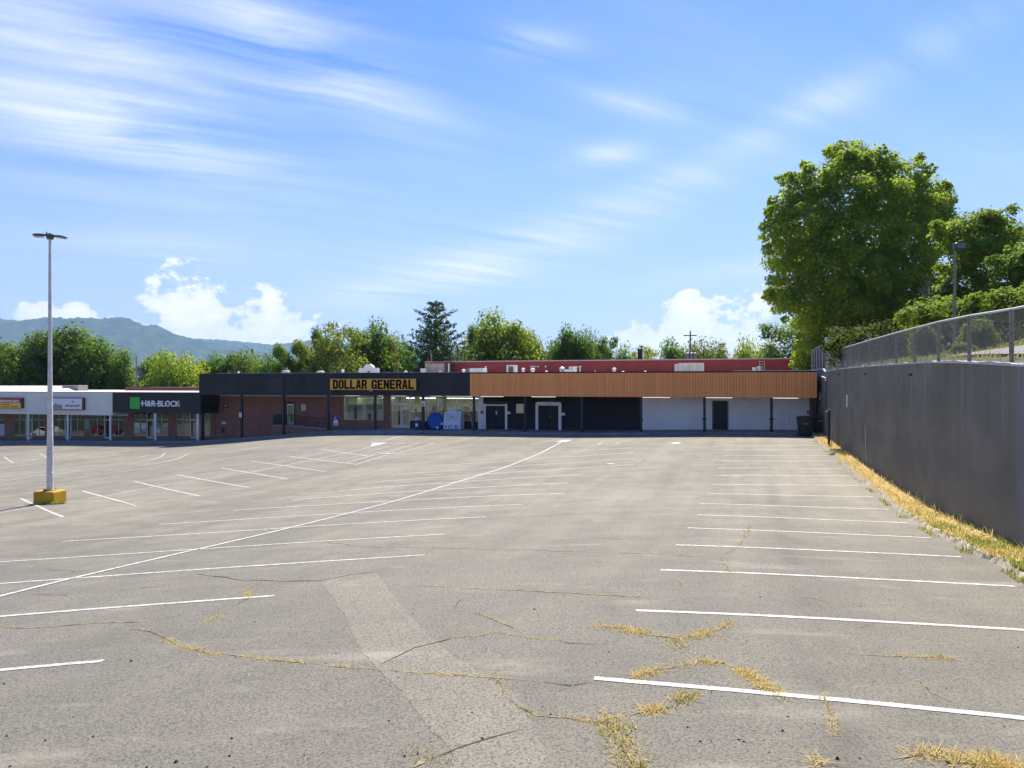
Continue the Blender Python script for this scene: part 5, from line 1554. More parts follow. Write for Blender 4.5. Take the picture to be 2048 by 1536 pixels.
for i in range(9): MB().box(-w / 2 + w * (.08 + .1 * i), -w / 2 + w * (.12 + .1 * i), -.02, -.001, .08, h - .08).obj('slat', mat('slat_dark', (.22, .21, .18), .7), e)  # upright slats in a darker beige than the housing


def vent(px, py, v, label, r=.16, kind=0):
    e = fthing('roof_vent', label, 'vent', fu(px, v), v, ROOF, 'vents on the flat roof')
    h = max(topz(px, py, v), .2)
    if kind == 0:
        MB().tube((0, 0, 0), (0, 0, h * .75), r * .7, r * .7, 12).obj('vent_pipe', offwhite, e); MB().lathe([(r, h * .72), (r, h * .88), (r * .3, h)], 12).obj('vent_cap', offwhite, e)
    elif kind == 1:
        MB().tube((0, 0, 0), (0, 0, h * .6), r * .55, r * .55, 12).obj('vent_pipe', galv_d, e); MB().lathe([(r * .9, h * .6), (r, h * .7), (r, h * .82), (r * .6, h)], 16).obj('vent_cap', mat('vent_grey', (.32, .33, .31), .6), e)
    else:
        MB().tube((0, 0, 0), (0, 0, h), r, r, 8).obj('vent_pipe', offwhite, e); MB().tube((-r * 2.2, 0, h * .95), (r * 2.2, 0, h * .95), r * .8, r * .8, 8).obj('vent_tee', offwhite, e)
for px, py, v, lab, r, k_ in ((572, 740.5, 6, 'wide mushroom vent above the black fascia near the glass door', .42, 1), (641, 741.5, 6, 'wide dark mushroom vent between glass door and yellow sign', .42, 1), (477, 743, 4, 'tiny white vent cap near the low end of the black fascia', .13, 0),
                              (685.5, 739, 6, 'slim white vent above the start of the yellow sign', .17, 0), (811.5, 741.5, 6, 'low white vent above the end of the yellow sign', .15, 0), (927, 738, 7, 'hooded white vent touching the white air conditioner', .18, 0),
                              (971.5, 732.5, 12, 'thin white pipe with a tee top on the roof', .05, 2), (1046.5, 735.5, 8, 'boxy white vent beside the framed unit', .18, 0), (1065.5, 736, 8, 'white vent with a broad gabled cap', .24, 0), (1093, 741, 8, 'short white vent stub before the red wall', .13, 0),
                              (1152.5, 733, 9, 'thin upright pipe next to the round fan drum', .06, 2), (1160, 732, 9, 'thinner upright pipe next but one to the fan drum', .05, 2), (1190, 741, 8, 'tiny white pipe stub on the bare roof stretch', .06, 0), (1228.5, 735, 8, 'round goose-neck white vent on the roof', .19, 0),
                              (1246, 742, 8, 'flat white cap beyond the goose-neck vent', .15, 0), (1290.5, 741.5, 8, 'low white vent before the black chimney', .14, 0)):
    vent(px, py, v, lab, r, k_)
# white scalloped parapet piece behind the sign
e, w = runit('rooftop_gable', 'white stucco gable with round arched top behind the yellow sign', 'gable', 718, 755, 16)
h = topz(736, 736, 16); hm = topz(736, 728.5, 16) - h
poly = [(-w / 2, 0), (w / 2, 0), (w / 2, h), (w * .26, h)] + [(w * .26 * math.cos(a), h + hm * math.sin(a)) for a in np.linspace(.2, math.pi - .2, 10)] + [(-w * .26, h), (-w / 2, h)]
MB().prism(poly, 0, .5).obj('gable_wall', offwhite, e)
MB().box(-w * .03, w * .09, -.03, .0 - .002, h * .25, h * .68).obj('louvre', mat('louvre_grey', (.22, .21, .19), .7), e)
# buckets and ladder
for px, py, lab in ((1509.5, 735.5, 'white bucket on the roof, the lower of two by the ladder'), (1519.5, 733, 'white bucket on the roof touching the ladder')):
    e = fthing('bucket', lab, 'bucket', fu(px, 7), 7, ROOF, 'buckets on the roof')
    h = topz(px, py, 7)
    MB().lathe([(.15, 0), (.19, h * .85), (.2, h * .85), (.2, h)], 14).obj('pail', mat('bucket_white', (.68, .62, .55), .5), e); MB().lathe([(.21, h), (.21, h + .03)], 14).obj('lid', offwhite, e)
e = fthing('ladder', 'pale wooden ladder leaning on the red wall', 'ladder', fu(1525, 19.5), 19.5, ROOF)
h = topz(1525, 721, 20.5)
for s in (-1, 1): MB().tube((s * .24, 0, 0), (s * .24, 1.2, h), .04, .04, 6).obj('stile', mat('ladder_wood', (.50, .40, .30), .8), e)
for i in range(6): f = (i + .6) / 6; MB().tube((-.24, 1.2 * f, h * f), (.24, 1.2 * f, h * f), .03, .03, 6).obj('rung', MAT['ladder_wood'], e)
e = fthing('chimney', 'square black flue rising behind the red block', 'chimney', fu(1280, v_r + 10), v_r + 10, ztr)
h = fz(1280, 699.5, v_r + 10) - ztr
MB().cbox(-.28, .28, -.25, .25, -.2, h, .02).obj('flue', mat('flue_black', (.02, .018, .018), .7), e); MB().cbox(-.33, .33, -.3, .3, h, h + .1, .02).obj('flue_cap', black_t, e)

# ------------------------------------------------------------------ lamp post in the car park
bx, by = on_lot(100, 1005)
bz = lot_z(bx, by)
lp = thing('light_pole', 'tall pale parking-lot lamp post with twin heads on a yellow block', 'lamp post', (bx, by, bz), R(-8))
MB().cbox(-.47, .47, -.37, .37, -.25, .50, .035).obj('concrete_base', yel_block, lp)
pt = (768 - 476) * by / FPX + CAMZ - bz
MB().lathe([(.24, .50), (.24, .53), (.17, .56)], 14).obj('base_plate', galv_d, lp)
MB().loft([[(r * math.cos(2 * math.pi * i / 16 + .39), r * math.sin(2 * math.pi * i / 16 + .39), z) for i in range(16)] for r, z in ((.124, .55), (.118, 2.2), (.083, pt * .5), (.050, pt))], True).obj('shaft', pole_m, lp, smooth=False)
for z in (2.0, 3.1): MB().lathe([(.128 - z * .006, z), (.134 - z * .006, z + .01), (.134 - z * .006, z + .05), (.126 - z * .006, z + .06)], 16).obj('band', galv, lp)
for a in (.8, 2.4, 3.9, 5.5): MB().tube((.205 * math.cos(a), .205 * math.sin(a), .53), (.205 * math.cos(a), .205 * math.sin(a), .60), .022, .022, 6).obj('bolt', galv_d, lp)
MB().box(.09, .17, -.06, .06, .95, 1.25).obj('hand_hole_cover', offwhite, lp)
hb = MB(); hb.lathe([(.13, pt - .05), (.14, pt + .02), (.12, pt + .16), (.05, pt + .2)], 12); hb.obj('head_bracket', lamp_d, lp)
for s, tilt in ((-1, .07), (1, -.09)):
    dn = -.1 if s > 0 else .02
    sec = [(.08, .10, .07), (.25, .07, .05), (.42, .13, .055), (.60, .17, .05), (.72, .13, .035), (.80, .04, .015)]
    rings = [[(s * x, yw * math.cos(a), pt + .09 + dn * x * 1.3 + .05 * math.sin(x * 3) * (1 if s < 0 else .4) + th * math.sin(a)) for a in np.linspace(0, 2 * math.pi, 11)[:-1]] for x, yw, th in sec]
    hd = MB().loft(rings, True).obj('lamp_head', lamp_d, lp, smooth=True)
    MB().add([(s * .32, -.09, pt + .03 + dn * .4), (s * .68, -.11, pt + .03 + dn * .9), (s * .68, .11, pt + .03 + dn * .9), (s * .32, .09, pt + .03 + dn * .4), (s * .32, -.09, pt + .07 + dn * .4), (s * .68, -.11, pt + .07 + dn * .9), (s * .68, .11, pt + .07 + dn * .9), (s * .32, .09, pt + .07 + dn * .4)],
             [(0, 3, 2, 1), (4, 5, 6, 7), (0, 1, 5, 4), (1, 2, 6, 5), (2, 3, 7, 6), (3, 0, 4, 7)]).obj('lens', lens_m, hd)
MB().tube((-.16, 0, pt + .12), (-.16, 0, pt + .26), .025, .025, 6).obj('photocell', lamp_d, lp)
it = []
rng = random.Random(21)
for _ in range(420):
    a = rng.random()
    x = bx + rng.uniform(.05, .9); y = by - .5 + rng.gauss(0, .07)
    it.append((x, y, rng.uniform(.06, .24), None))
tag(link('weed_tuft', blades_mesh('weed_tuft', it, greenb, .012, 7, 1.3)), 'yellow-green weeds at the foot of the yellow lamp block', 'weeds', kind='stuff')

# ------------------------------------------------------------------ trees
def leaves_mesh(name, blobs, n, size, m, seed=0, shell=.55, droop=.0, elong=1.5, sprays=0.0):
    """leaf-sized faces scattered through the outer part of a cloud of ellipsoids"""
    rng = np.random.default_rng(seed)
    B_ = np.array(blobs, float)                      # x y z rx ry rz
    wgt = (B_[:, 3] * B_[:, 4] * B_[:, 5]) ** .67
    k = rng.choice(len(B_), n, p=wgt / wgt.sum())
    d = rng.normal(size=(n, 3)); d /= np.linalg.norm(d, axis=1, keepdims=True)
    r = 1 - shell * rng.random((n, 1)) ** 1.6
    # lumpy surface: twigs gather the leaves into clumps
    f1 = np.sin(d[:, :1] * 7 + k[:, None] * 1.7) * np.sin(d[:, 1:2] * 6 + k[:, None] * 2.9) * np.sin(d[:, 2:3] * 7 + k[:, None] * .7)
    r = r * (1 + .22 * f1 + .08 * rng.normal(size=(n, 1)))
    p = B_[k, :3] + d * r * B_[k, 3:6]
    nrm = d * .95 + rng.normal(size=(n, 3)) * .5 + np.array([0, 0, .55])
    nrm /= np.linalg.norm(nrm, axis=1, keepdims=True)
    t = np.cross(nrm, rng.normal(size=(n, 3))); t /= np.linalg.norm(t, axis=1, keepdims=True)
    t[:, 2] -= droop; t /= np.linalg.norm(t, axis=1, keepdims=True)
    b = np.cross(nrm, t); b /= np.maximum(np.linalg.norm(b, axis=1, keepdims=True), 1e-6)
    s = size * rng.uniform(.55, 1.35, (n, 1))
    w = s / elong
    vs = np.stack([p - t * s * .5, p + b * w * .5 + t * s * .05 + nrm * s * .08, p + t * s * .5 - nrm * s * .1, p - b * w * .5 + t * s * .05 + nrm * s * .08], 1).reshape(-1, 3)
    me_ = bpy.data.meshes.new(name)
    me_.vertices.add(4 * n); me_.vertices.foreach_set('co', vs.ravel())
    me_.loops.add(4 * n); me_.loops.foreach_set('vertex_index', np.arange(4 * n))
    me_.polygons.add(n); me_.polygons.foreach_set('loop_start', np.arange(n) * 4)
    me_.update(calc_edges=True); me_.validate()
    me_.materials.append(m)
    return me_


def branches(mb, p, d, L, r, depth, rng, tips=None):
    q_ = Vector(p); dd = Vector(d).normalized(); n = 3
    for i in range(n):
        e_ = q_ + dd * (L / n)
        mb.tube(q_, e_, r * (1 - .25 * i / n), r * (1 - .25 * (i + 1) / n), 6 if depth > 1 else 4, False)
        q_ = e_; dd = (dd + Vector((rng.uniform(-.2, .2), rng.uniform(-.2, .2), rng.uniform(-.05, .15)))).normalized()
    if depth == 0:
        if tips is not None: tips.append(tuple(q_))
        return
    for i in range(rng.choice((2, 3))):
        a = rng.uniform(0, 6.28); s = rng.uniform(.45, .85)
        nd = (dd + Vector((math.cos(a) * s, math.sin(a) * s, rng.uniform(-.1, .25)))).normalized()
        branches(mb, q_, nd, L * rng.uniform(.6, .82), r * .62, depth - 1, rng, tips)


def crown_blobs(rng, n, w, h, z0, flat=1.0, ragged=.35):
    """overlapping clumps filling a crown w wide and h high from height z0"""
    out = []
    for i in range(n):
        t = (i + .5) / n
        z = z0 + h * (.12 + .80 * t) + rng.uniform(-.05, .05) * h
        rad = w / 2 * math.sin(math.pi * min(max(.12 + .72 * t, 0), 1)) ** .7
        a = rng.uniform(0, 6.28); rr_ = rad * rng.uniform(.25, .85)
        s = w * rng.uniform(.14, .26) * (1 + ragged * rng.uniform(-.4, .4))
        out.append((math.cos(a) * rr_, math.sin(a) * rr_, z, s, s, s * flat * rng.uniform(.7, 1.0)))
    return out


LIB = {}
def tree_kind(key, seed, nb, n, size, w=8.0, h=9.0, z0=2.0, m=leaf, flat=1.0, shell=.6, depth=3, ragged=.4, elong=1.5):
    rng = random.Random(seed)
    tb = MB(); tips = []
    branches(tb, (0, 0, -.5), (rng.uniform(-.05, .05), rng.uniform(-.05, .05), 1), (z0 + h) * (.72 / (2.6 if depth == 3 else 3.0)), .022 * h + .04, depth, rng, tips)
    bl = crown_blobs(rng, nb, w, h, z0, flat, ragged)
    LIB[key] = (leaves_mesh('crown', bl, n, size, m, seed, shell, elong=elong), tb.mesh('trunk', bark), h + z0, w)


tree_kind('round', 31, 34, 13000, .38)
tree_kind('round2', 32, 38, 13000, .38, w=9.0, h=8.5, z0=2.0, ragged=.6)
tree_kind('tall', 33, 26, 7500, .34, w=5.5, h=10, z0=2.4, ragged=.6)
tree_kind('loose', 34, 24, 5200, .36, w=9.0, h=8.0, z0=4.0, flat=.6, shell=.9, depth=4, ragged=.8)
tree_kind('umbrella', 35, 9, 1500, .36, w=7.0, h=3.2, z0=6.0, flat=.5, shell=.9, depth=3)
tree_kind('bushy', 36, 30, 11000, .36, w=10, h=6.0, z0=.6)


def place_tree(key, label, px, py_top, wpx, D, base, col=(1, 1, 1), name='tree', rz=None, group='trees behind the shops', wscale=1.0):
    cm, tm, H, Wd = LIB[key]
    X = (px - 1024) * D / FPX
    top = CAMZ + (768 - py_top) * D / FPX
    e = thing(name, label, 'tree', (X, D, base), random.Random(px * 7 + 1).uniform(0, 6.28) if rz is None else rz, group)
    sh = (top - base) / (H * 1.05); sw = wpx * D / FPX / Wd * wscale
    c = link('crown', cm, e); c.scale = (sw, sw, sh); jr = random.Random(px * 3 + 5); c.color = (col[0] * jr.uniform(.85, 1.18), col[1] * jr.uniform(.9, 1.1), col[2] * jr.uniform(.8, 1.2), 1)
    t = link('trunk', tm, e); t.scale = (sw * .9, sw * .9, sh)
    return e


G0, G1, G2, G3 = (1, 1, 1), (1.35, 1.25, .9), (.72, .8, .75), (1.65, 1.45, .8)
TR = [
    ('round', 'dark leafy tree at the far end behind the lamp post side of the roof', -18, 686, 120, 118, -3, G2), ('round2', 'round mid-green tree beyond the services sign', 52, 682, 125, 116, -3, G0), ('round', 'tallest dense dark tree behind the lamp post', 128, 655, 150, 118, -3, G2),
    ('bushy', 'broad dark tree filling behind the smoke shop sign', 95, 700, 190, 122, -3, G0), ('round2', 'dense tree sloping down beyond the white fascia end', 186, 682, 120, 116, -3, G2), ('round', 'smaller round tree before the gap with the wooden pole', 238, 702, 66, 114, -3, G0),
    ('bushy', 'bright yellow-green low tree above the black fascia letters', 338, 722, 110, 108, -3, G3), ('round', 'light green round tree above the green square sign', 315, 709, 86, 120, -3, G1), ('bushy', 'yellowing low tree at the step between the two roofs', 378, 726, 84, 112, -3, G3),
    ('round2', 'mid-green tree just above the low end of the black fascia', 420, 711, 80, 125, -3, G0), ('round', 'darker round tree behind the tiny white vent cap', 462, 709, 74, 125, -3, G2), ('bushy', 'low hedge-like tree before the bluish slope', 498, 716, 90, 122, -3, G0), ('bushy', 'low dark scrubby tree at the foot of the slim pair', 535, 724, 80, 110, -3, G2),
    ('tall', 'slim two-tone tree, first of the slender pair above the glass door', 562, 679, 46, 100, -2, G0), ('tall', 'slender tree leaning beside the tall branching one', 603, 672, 56, 102, -2, G0), ('tall', 'narrow upright tree hiding the branching tree edge', 640, 646, 48, 98, -2, G0),
    ('loose', 'tallest open branching tree with sky showing through its crown', 684, 628, 118, 96, -2, G0), ('round2', 'full dark green tree behind the start of the white gable', 738, 646, 100, 104, -2, G2), ('round', 'tree with dropping shoulder behind the white gable', 770, 672, 70, 108, -2, G0), ('bushy', 'low broad tree between gable and conifer', 800, 690, 80, 112, -2, G0),
    ('bushy', 'undergrowth-like tree below the branching tree', 640, 706, 130, 110, -2, G0), ('bushy', 'dark low tree at the foot of the gable', 725, 708, 130, 112, -2, G2),
    ('round2', 'bright light-green spreading tree behind the end of black fascia', 1005, 628, 138, 104, -2, G1), ('tall', 'wispy thin tree at the edge of the bright spreading one', 952, 640, 40, 108, -2, G0), ('round', 'sunlit shoulder tree beside the bright spreading one', 1060, 662, 84, 108, -2, G1), ('bushy', 'low light tree between conifer and bright tree', 945, 690, 90, 110, -2, G1),
    ('round', 'dark round tree over the framed roof unit', 1138, 657, 76, 106, -2, G2), ('bushy', 'low green tree beside the flat-topped one', 1178, 680, 76, 108, -2, G0), ('umbrella', 'flat-topped sparse tree on a bare slanting trunk', 1214, 662, 66, 102, -1, G2), ('bushy', 'low bush over the red wall under the flat-topped tree', 1110, 700, 90, 112, -2, G0),
    ('loose', 'pale feathery tree behind the black chimney', 1296, 679, 84, 118, -2, G1), ('round2', 'rounded tree between chimney and transformer pole', 1345, 684, 86, 120, -2, G0), ('bushy', 'low dark tree behind the transformer pole', 1400, 698, 90, 118, -2, G2), ('bushy', 'low green tree between the little conifer and pole', 1432, 700, 66, 122, -2, G0),
    ('bushy', 'bright lime-green rounded bush tree near the ladder', 1492, 694, 74, 112, -2, G3), ('bushy', 'dull low tree just before the giant tree', 1532, 704, 66, 118, -2, G0), ('bushy', 'low scrub tree behind the goose-neck vent', 1245, 706, 70, 124, -2, G2),
]
for key, lab, px, py, wpx, D, base, col in TR: place_tree(key, lab, px, py, wpx, D, base, col)


# conifers: whorls of drooping boughs
def conifer(label, px, py, wpx, D, base, n_whorl=15, seed=3, dens=26):
    X = (px - 1024) * D / FPX; H = CAMZ + (768 - py) * D / FPX - base; Wd = wpx * D / FPX / 2 * 2.05
    e = thing('conifer', label, 'tree', (X, D, base), 0, 'trees behind the shops')
    rng = random.Random(seed); bl = []; tb = MB()
    tb.tube((0, 0, -.4), (0, 0, H * .97), .028 * H * .6, .03, 8)
    for i in range(n_whorl):
        t = i / (n_whorl - 1); z = H * (.12 + .86 * t); rad = Wd * min(1.0, (1.08 - t) ** .75 * 1.12) * rng.uniform(.75, 1.1)
        nb_ = 7 if t < .7 else 5
        for j in range(nb_):
            a = j * 6.283 / nb_ + i * .7 + rng.uniform(-.2, .2); rj = max(rad * rng.uniform(.72, 1.12), .25); up = .42 * rj
            tb.tube((0, 0, z), (math.cos(a) * rj, math.sin(a) * rj, z + up), .04, .012, 4, False)
            for s in (.35, .6, .82, 1.0):
                q_ = .28 + .20 * rj * (1.1 - s)
                bl.append((math.cos(a) * rj * s, math.sin(a) * rj * s, z + up * s, q_ * 1.1, q_ * 1.1, q_ * .75))
    bl.append((0, 0, H * .97, .25, .25, .6))
    link('crown', leaves_mesh('crown', bl, int(dens * 1.7) * len(bl), .36, needle, seed, .9, elong=1.9), e)
    tb.obj('trunk', bark, e)
    return e
conifer('tall dark pointed pine behind the beige penthouse', 872, 607, 100, 96, -2, 17, 3, 26)
conifer('tiny dark spire conifer far beyond the roof', 1444, 688, 22, 125, -1, 9, 5, 14)

# the giant tree beyond the fence corner
rng = random.Random(51)
Dg = 70.0
def gp(px, py, dy=0.0): return ((px - 1024) * (Dg + dy) / FPX, Dg + dy, CAMZ + (768 - py) * (Dg + dy) / FPX)
gb = [(1690, 345, 0, 1.6), (1640, 370, 0, 1.9), (1750, 335, 1, 1.8), (1800, 355, 1, 1.9), (1850, 385, 2, 1.7), (1600, 400, 0, 1.6), (1700, 395, -2, 2.2), (1770, 400, -2, 2.1), (1830, 425, -1, 2.1), (1870, 430, 1, 1.6), (1885, 395, 2, 1.1),
      (1565, 420, 0, 1.3), (1560, 470, 0, 1.5), (1555, 520, 1, 1.3), (1610, 460, -2, 2.2), (1680, 470, -3, 2.4), (1750, 480, -3, 2.4), (1820, 490, -2, 2.3), (1870, 480, 0, 1.6), (1600, 530, -2, 2.1), (1670, 545, -3.5, 2.5), (1745, 560, -3.5, 2.5),
      (1810, 560, -2, 2.4), (1575, 590, 0, 1.5), (1625, 605, -2, 2.2), (1700, 625, -3.5, 2.6), (1770, 630, -3.2, 2.5), (1835, 620, -1, 2.2), (1860, 560, 0, 1.7), (1600, 660, 0, 1.7), (1660, 670, -2, 2.1), (1730, 685, -2, 2.2), (1800, 680, -1.5, 2.1),
      (1555, 690, 1, 1.3), (1580, 715, 1, 1.4), (1545, 735, 1.5, 1.2), (1625, 712, 0, 1.6), (1850, 665, 0, 1.6), (1700, 330, 3, 2.2), (1780, 420, 4, 2.8), (1640, 480, 4, 2.8), (1720, 560, 5, 3.2), (1660, 640, 4, 2.6), (1800, 640, 4, 2.4), (1548, 585, 2, .7), (1565, 360, 3, .6), (1550, 562, 0, .45)]
gb = [g for g in gb if not (g[0] < 1612 and g[1] > 650)]
for px, py in ((1655, 304), (1700, 318), (1765, 300), (1735, 310), (1838, 316), (1862, 338), (1895, 372), (1905, 402), (1900, 440), (1537, 425), (1530, 455), (1545, 400), (1580, 352), (1610, 330), (1533, 500), (1541, 560), (1536, 590), (1552, 620), (1897, 500), (1570, 640)): gb.append((px, py, rng.uniform(-1, 2), rng.uniform(.28, .55)))
bl = []
for px, py, dy, r in gb:
    x, y, z = gp(px, py, dy)
    r *= 70 / 64 * 1.06
    bl.append((x, y, z, r, r, r * .92))
    for _ in range(9):
        a = rng.uniform(0, 6.28); b_ = rng.uniform(-.8, .95); s = r * rng.uniform(.24, .42); q_ = math.sqrt(max(0, 1 - b_ * b_))
        bl.append((x + math.cos(a) * r * q_ * .95, y + math.sin(a) * r * q_ * .95, z + b_ * r * .9, s, s, s * .75))
tx, ty = gp(1745, 700)[:2]
gbz = up_z(4, 60) - .3
e = thing('giant_tree', 'giant dense tree towering behind the fence corner beside the red block', 'tree', (tx, ty, gbz))
bl = [(a - tx, b - ty, c - gbz, d_, e_, f_) for a, b, c, d_, e_, f_ in bl]
c = link('crown', leaves_mesh('crown', bl, 150000, .31, leaf, 52, .5, elong=1.5), e); c.color = (1.75, 1.58, 1.05, 1)
tb = MB(); branches(tb, (0, 0, -.5), (0, 0, 1), 4.4, .6, 3, rng, []); tb.obj('trunk', bark, e)
tb = MB(); branches(tb, (-6, 1, -.5), (.1, 0, 1), 3.6, .35, 3, rng, []); tb.obj('trunk', bark, e)

# lighter tree and shrubs to its side
rng = random.Random(61)
def side_tree(name, label, pts, D, n, size, base_px, col, m=leaf, base=None, shell=.7, elong=1.8, trunk=True):
    bx_, by_ = (base_px - 1024) * D / FPX, D
    bz_ = base
    bl = []
    for px, py, dy, r in pts:
        d = D + dy
        x, y, z = (px - 1024) * d / FPX - bx_, dy, CAMZ + (768 - py) * d / FPX - bz_
        bl.append((x, y, z, r, r, r * .8))
        for _ in range(3):
            a = rng.uniform(0, 6.28); s = r * rng.uniform(.3, .55)
            bl.append((x + math.cos(a) * r * .9, y + math.sin(a) * r * .8, z + rng.uniform(-.4, .8) * r, s, s, s * .7))
    e = thing(name, label, 'tree' if trunk else 'shrub', (bx_, by_, bz_))
    c = link('crown', leaves_mesh('crown', bl, n, size, m, int(base_px), shell, elong=elong), e); c.color = (*col, 1)
    tb = MB()
    branches(tb, (0, 0, -.4), (0, 0, 1), 1.9 if trunk else .3, .24 if trunk else .06, 3, rng, []); tb.obj('trunk', bark, e)
    return e
side_tree('tree', 'light feathery tree beside the giant tree above the floodlight', [(1905, 470, 0, 1.4), (1945, 455, 0, 1.7), (1985, 450, 0, 1.6), (2015, 475, 0, 1.5), (1930, 500, -1, 1.5), (1975, 500, -1, 1.7), (2020, 515, 0, 1.3), (1910, 545, 0, 1.1), (1890, 580, 0, 1.0), (1960, 560, 1, 1.4), (1930, 585, 0, 1.3), (1985, 585, 0, 1.3), (2030, 470, 1, 1.2), (1940, 530, 1, 1.5)], 58, 16000, .32, 1960, (1.35, 1.3, .9), base=9.0)
side_tree('tree', 'dark bushy tree cut off at the picture edge beyond the fence', [(2035, 540, 0, 1.6), (2060, 520, 0, 1.8), (2045, 590, 0, 1.5), (2090, 570, 0, 2.0), (2000, 590, 1, 1.2)], 52, 8000, .30, 2055, (.9, .95, .8), base=8.5)
side_tree('tree', 'shadowy filler tree low between the giant tree and floodlight', [(1880, 600, 0, 1.4), (1860, 640, 0, 1.5), (1900, 640, 0, 1.3), (1830, 680, 0, 1.3), (1790, 695, 0, 1.0)], 56, 7000, .30, 1870, (.8, .85, .7), base=7.5)
side_tree('tree', 'dark bushy tree behind the end of the red block', [(1558, 668, 0, 2.0), (1585, 700, 0, 2.1), (1545, 712, 0, 1.9), (1600, 660, 1, 2.0), (1535, 738, 0, 1.8), (1612, 715, 0, 2.2), (1575, 735, 1, 2.2), (1640, 700, 1, 2.4)], 96, 12000, .34, 1585, (.95, 1.0, .9), base=1.0)
# hedge on the bank: arching sprays
hp = [(px, 640 - (px - 1850) * .16 + rng.uniform(-14, 10), rng.uniform(-1.5, 1.5), rng.uniform(.75, 1.2)) for px in range(1835, 2160, 16)]
e = side_tree('hedge', 'overgrown light green hedge arching along the bank behind the fence', hp, 40, 15000, .30, 1985, (1.0, 1.0, .8), base=7.2, shell=.9, elong=3.5, trunk=False)
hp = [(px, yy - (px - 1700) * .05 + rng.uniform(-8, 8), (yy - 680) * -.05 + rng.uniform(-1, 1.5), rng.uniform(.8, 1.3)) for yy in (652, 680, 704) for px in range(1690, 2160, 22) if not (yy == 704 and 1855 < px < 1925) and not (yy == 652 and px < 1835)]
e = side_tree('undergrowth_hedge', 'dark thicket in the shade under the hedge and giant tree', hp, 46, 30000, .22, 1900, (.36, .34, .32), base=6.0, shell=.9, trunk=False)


def cone_shrub(label, px, py, wpx, D, base, seed):
    X = (px - 1024) * D / FPX; H = CAMZ + (768 - py) * D / FPX - base; w = wpx * D / FPX / 2
    e = thing('cone_shrub', label, 'shrub', (X, D, base), 0, 'clipped shrubs behind the fence')
    rng = random.Random(seed); bl = []
    for i in range(60):
        t = rng.random() ** .8; a = rng.uniform(0, 6.28); r = w * (1 - t ** 2.2) ** .6 * rng.uniform(.75, 1.0)
        s = .16 + .14 * rng.random()
        bl.append((math.cos(a) * r, math.sin(a) * r, H * t * .97, s, s, s * .8))
    for i in range(8): t = i / 8; bl.append((0, 0, H * t * .9, w * (1 - t ** 2) ** .6 * .9, w * (1 - t ** 2) ** .6 * .9, .3))
    c = link('foliage', leaves_mesh('foliage', bl, 7000, .11, leaf, seed, .7, elong=2.2), e); c.color = (1.15, 1.1, .85, 1)
    MB().tube((0, 0, -.2), (0, 0, H * .6), .06, .03, 6).obj('stem', bark, e)
    return e
def ground_up(px, D):
    X = (px - 1024) * D / FPX; d = (X - wall_x(D)) * WN.x
    return up_z(max(d, 0), D + d * .3) - .05
cone_shrub('larger clipped cone shrub behind the chain link, by the road end', 1956, 640, 76, 30, ground_up(1956, 30), 71)
cone_shrub('smaller rounded cone shrub behind the chain link, before the giant tree', 1850, 655, 62, 34, ground_up(1850, 34), 72)
cone_shrub('knee-high loose shrub at the foot of the larger cone shrub', 1925, 693, 30, 29, ground_up(1925, 29), 73)

# timber pole with a floodlight
D = 36; X = (1908 - 1024) * D / FPX
zb = ground_up(1908, D)
e = thing('floodlight_pole', 'grey timber pole with a dark floodlight on top behind the fence', 'lamp post', (X, D, zb))
hp_ = CAMZ + (768 - 498) * D / FPX - zb
MB().tube((.0, 0, -.3), (.06, 0, hp_), .085, .06, 10).obj('timber_pole', wood_p, e)
MB().cbox(-.06, .42, -.25, .1, hp_ - .05, hp_ + .28, .03).obj('floodlight', mat('flood_dark', (.03, .045, .05), .4), e)
MB().box(.0, .38, -.262, -.252, hp_ + .0, hp_ + .22).obj('flood_lens', mat('flood_lens', (.10, .16, .18), .2), e)
# barrier tape between pegs
e = thing('barrier_tape', 'yellow barrier tape strung low behind the chain link fence', 'tape', (0, 0, 0))
D = 47; pa = [((px - 1024) * (D + (1818 - px) * .02) / FPX, D + (1818 - px) * .02, CAMZ + (768 - py) * (D + (1818 - px) * .02) / FPX) for px, py in ((1683, 706.5), (1720, 706), (1760, 705), (1818, 702))]
e.location = (pa[0][0], pa[0][1], pa[0][2] - 1.1)
of = Vector(e.location)
tp = MB()
for a, b in zip(pa, pa[1:]):
    a, b = Vector(a) - of, Vector(b) - of
    tp.add([a + Vector((0, 0, -.04)), b + Vector((0, 0, -.04)), b + Vector((0, 0, .04)), a + Vector((0, 0, .04)), a + Vector((0, .01, -.04)), b + Vector((0, .01, -.04)), b + Vector((0, .01, .04)), a + Vector((0, .01, .04))],
           [(0, 1, 2, 3), (4, 7, 6, 5), (0, 4, 5, 1), (3, 2, 6, 7)])
tp.obj('tape', mat('tape_yellow', (.75, .62, .20), .6), e)
for p in (pa[0], pa[-1]): q_ = Vector(p) - of; MB().tube((q_.x, q_.y + .03, q_.z - 1.6), (q_.x, q_.y + .03, q_.z + .06), .025).obj('peg', wood_p, e)

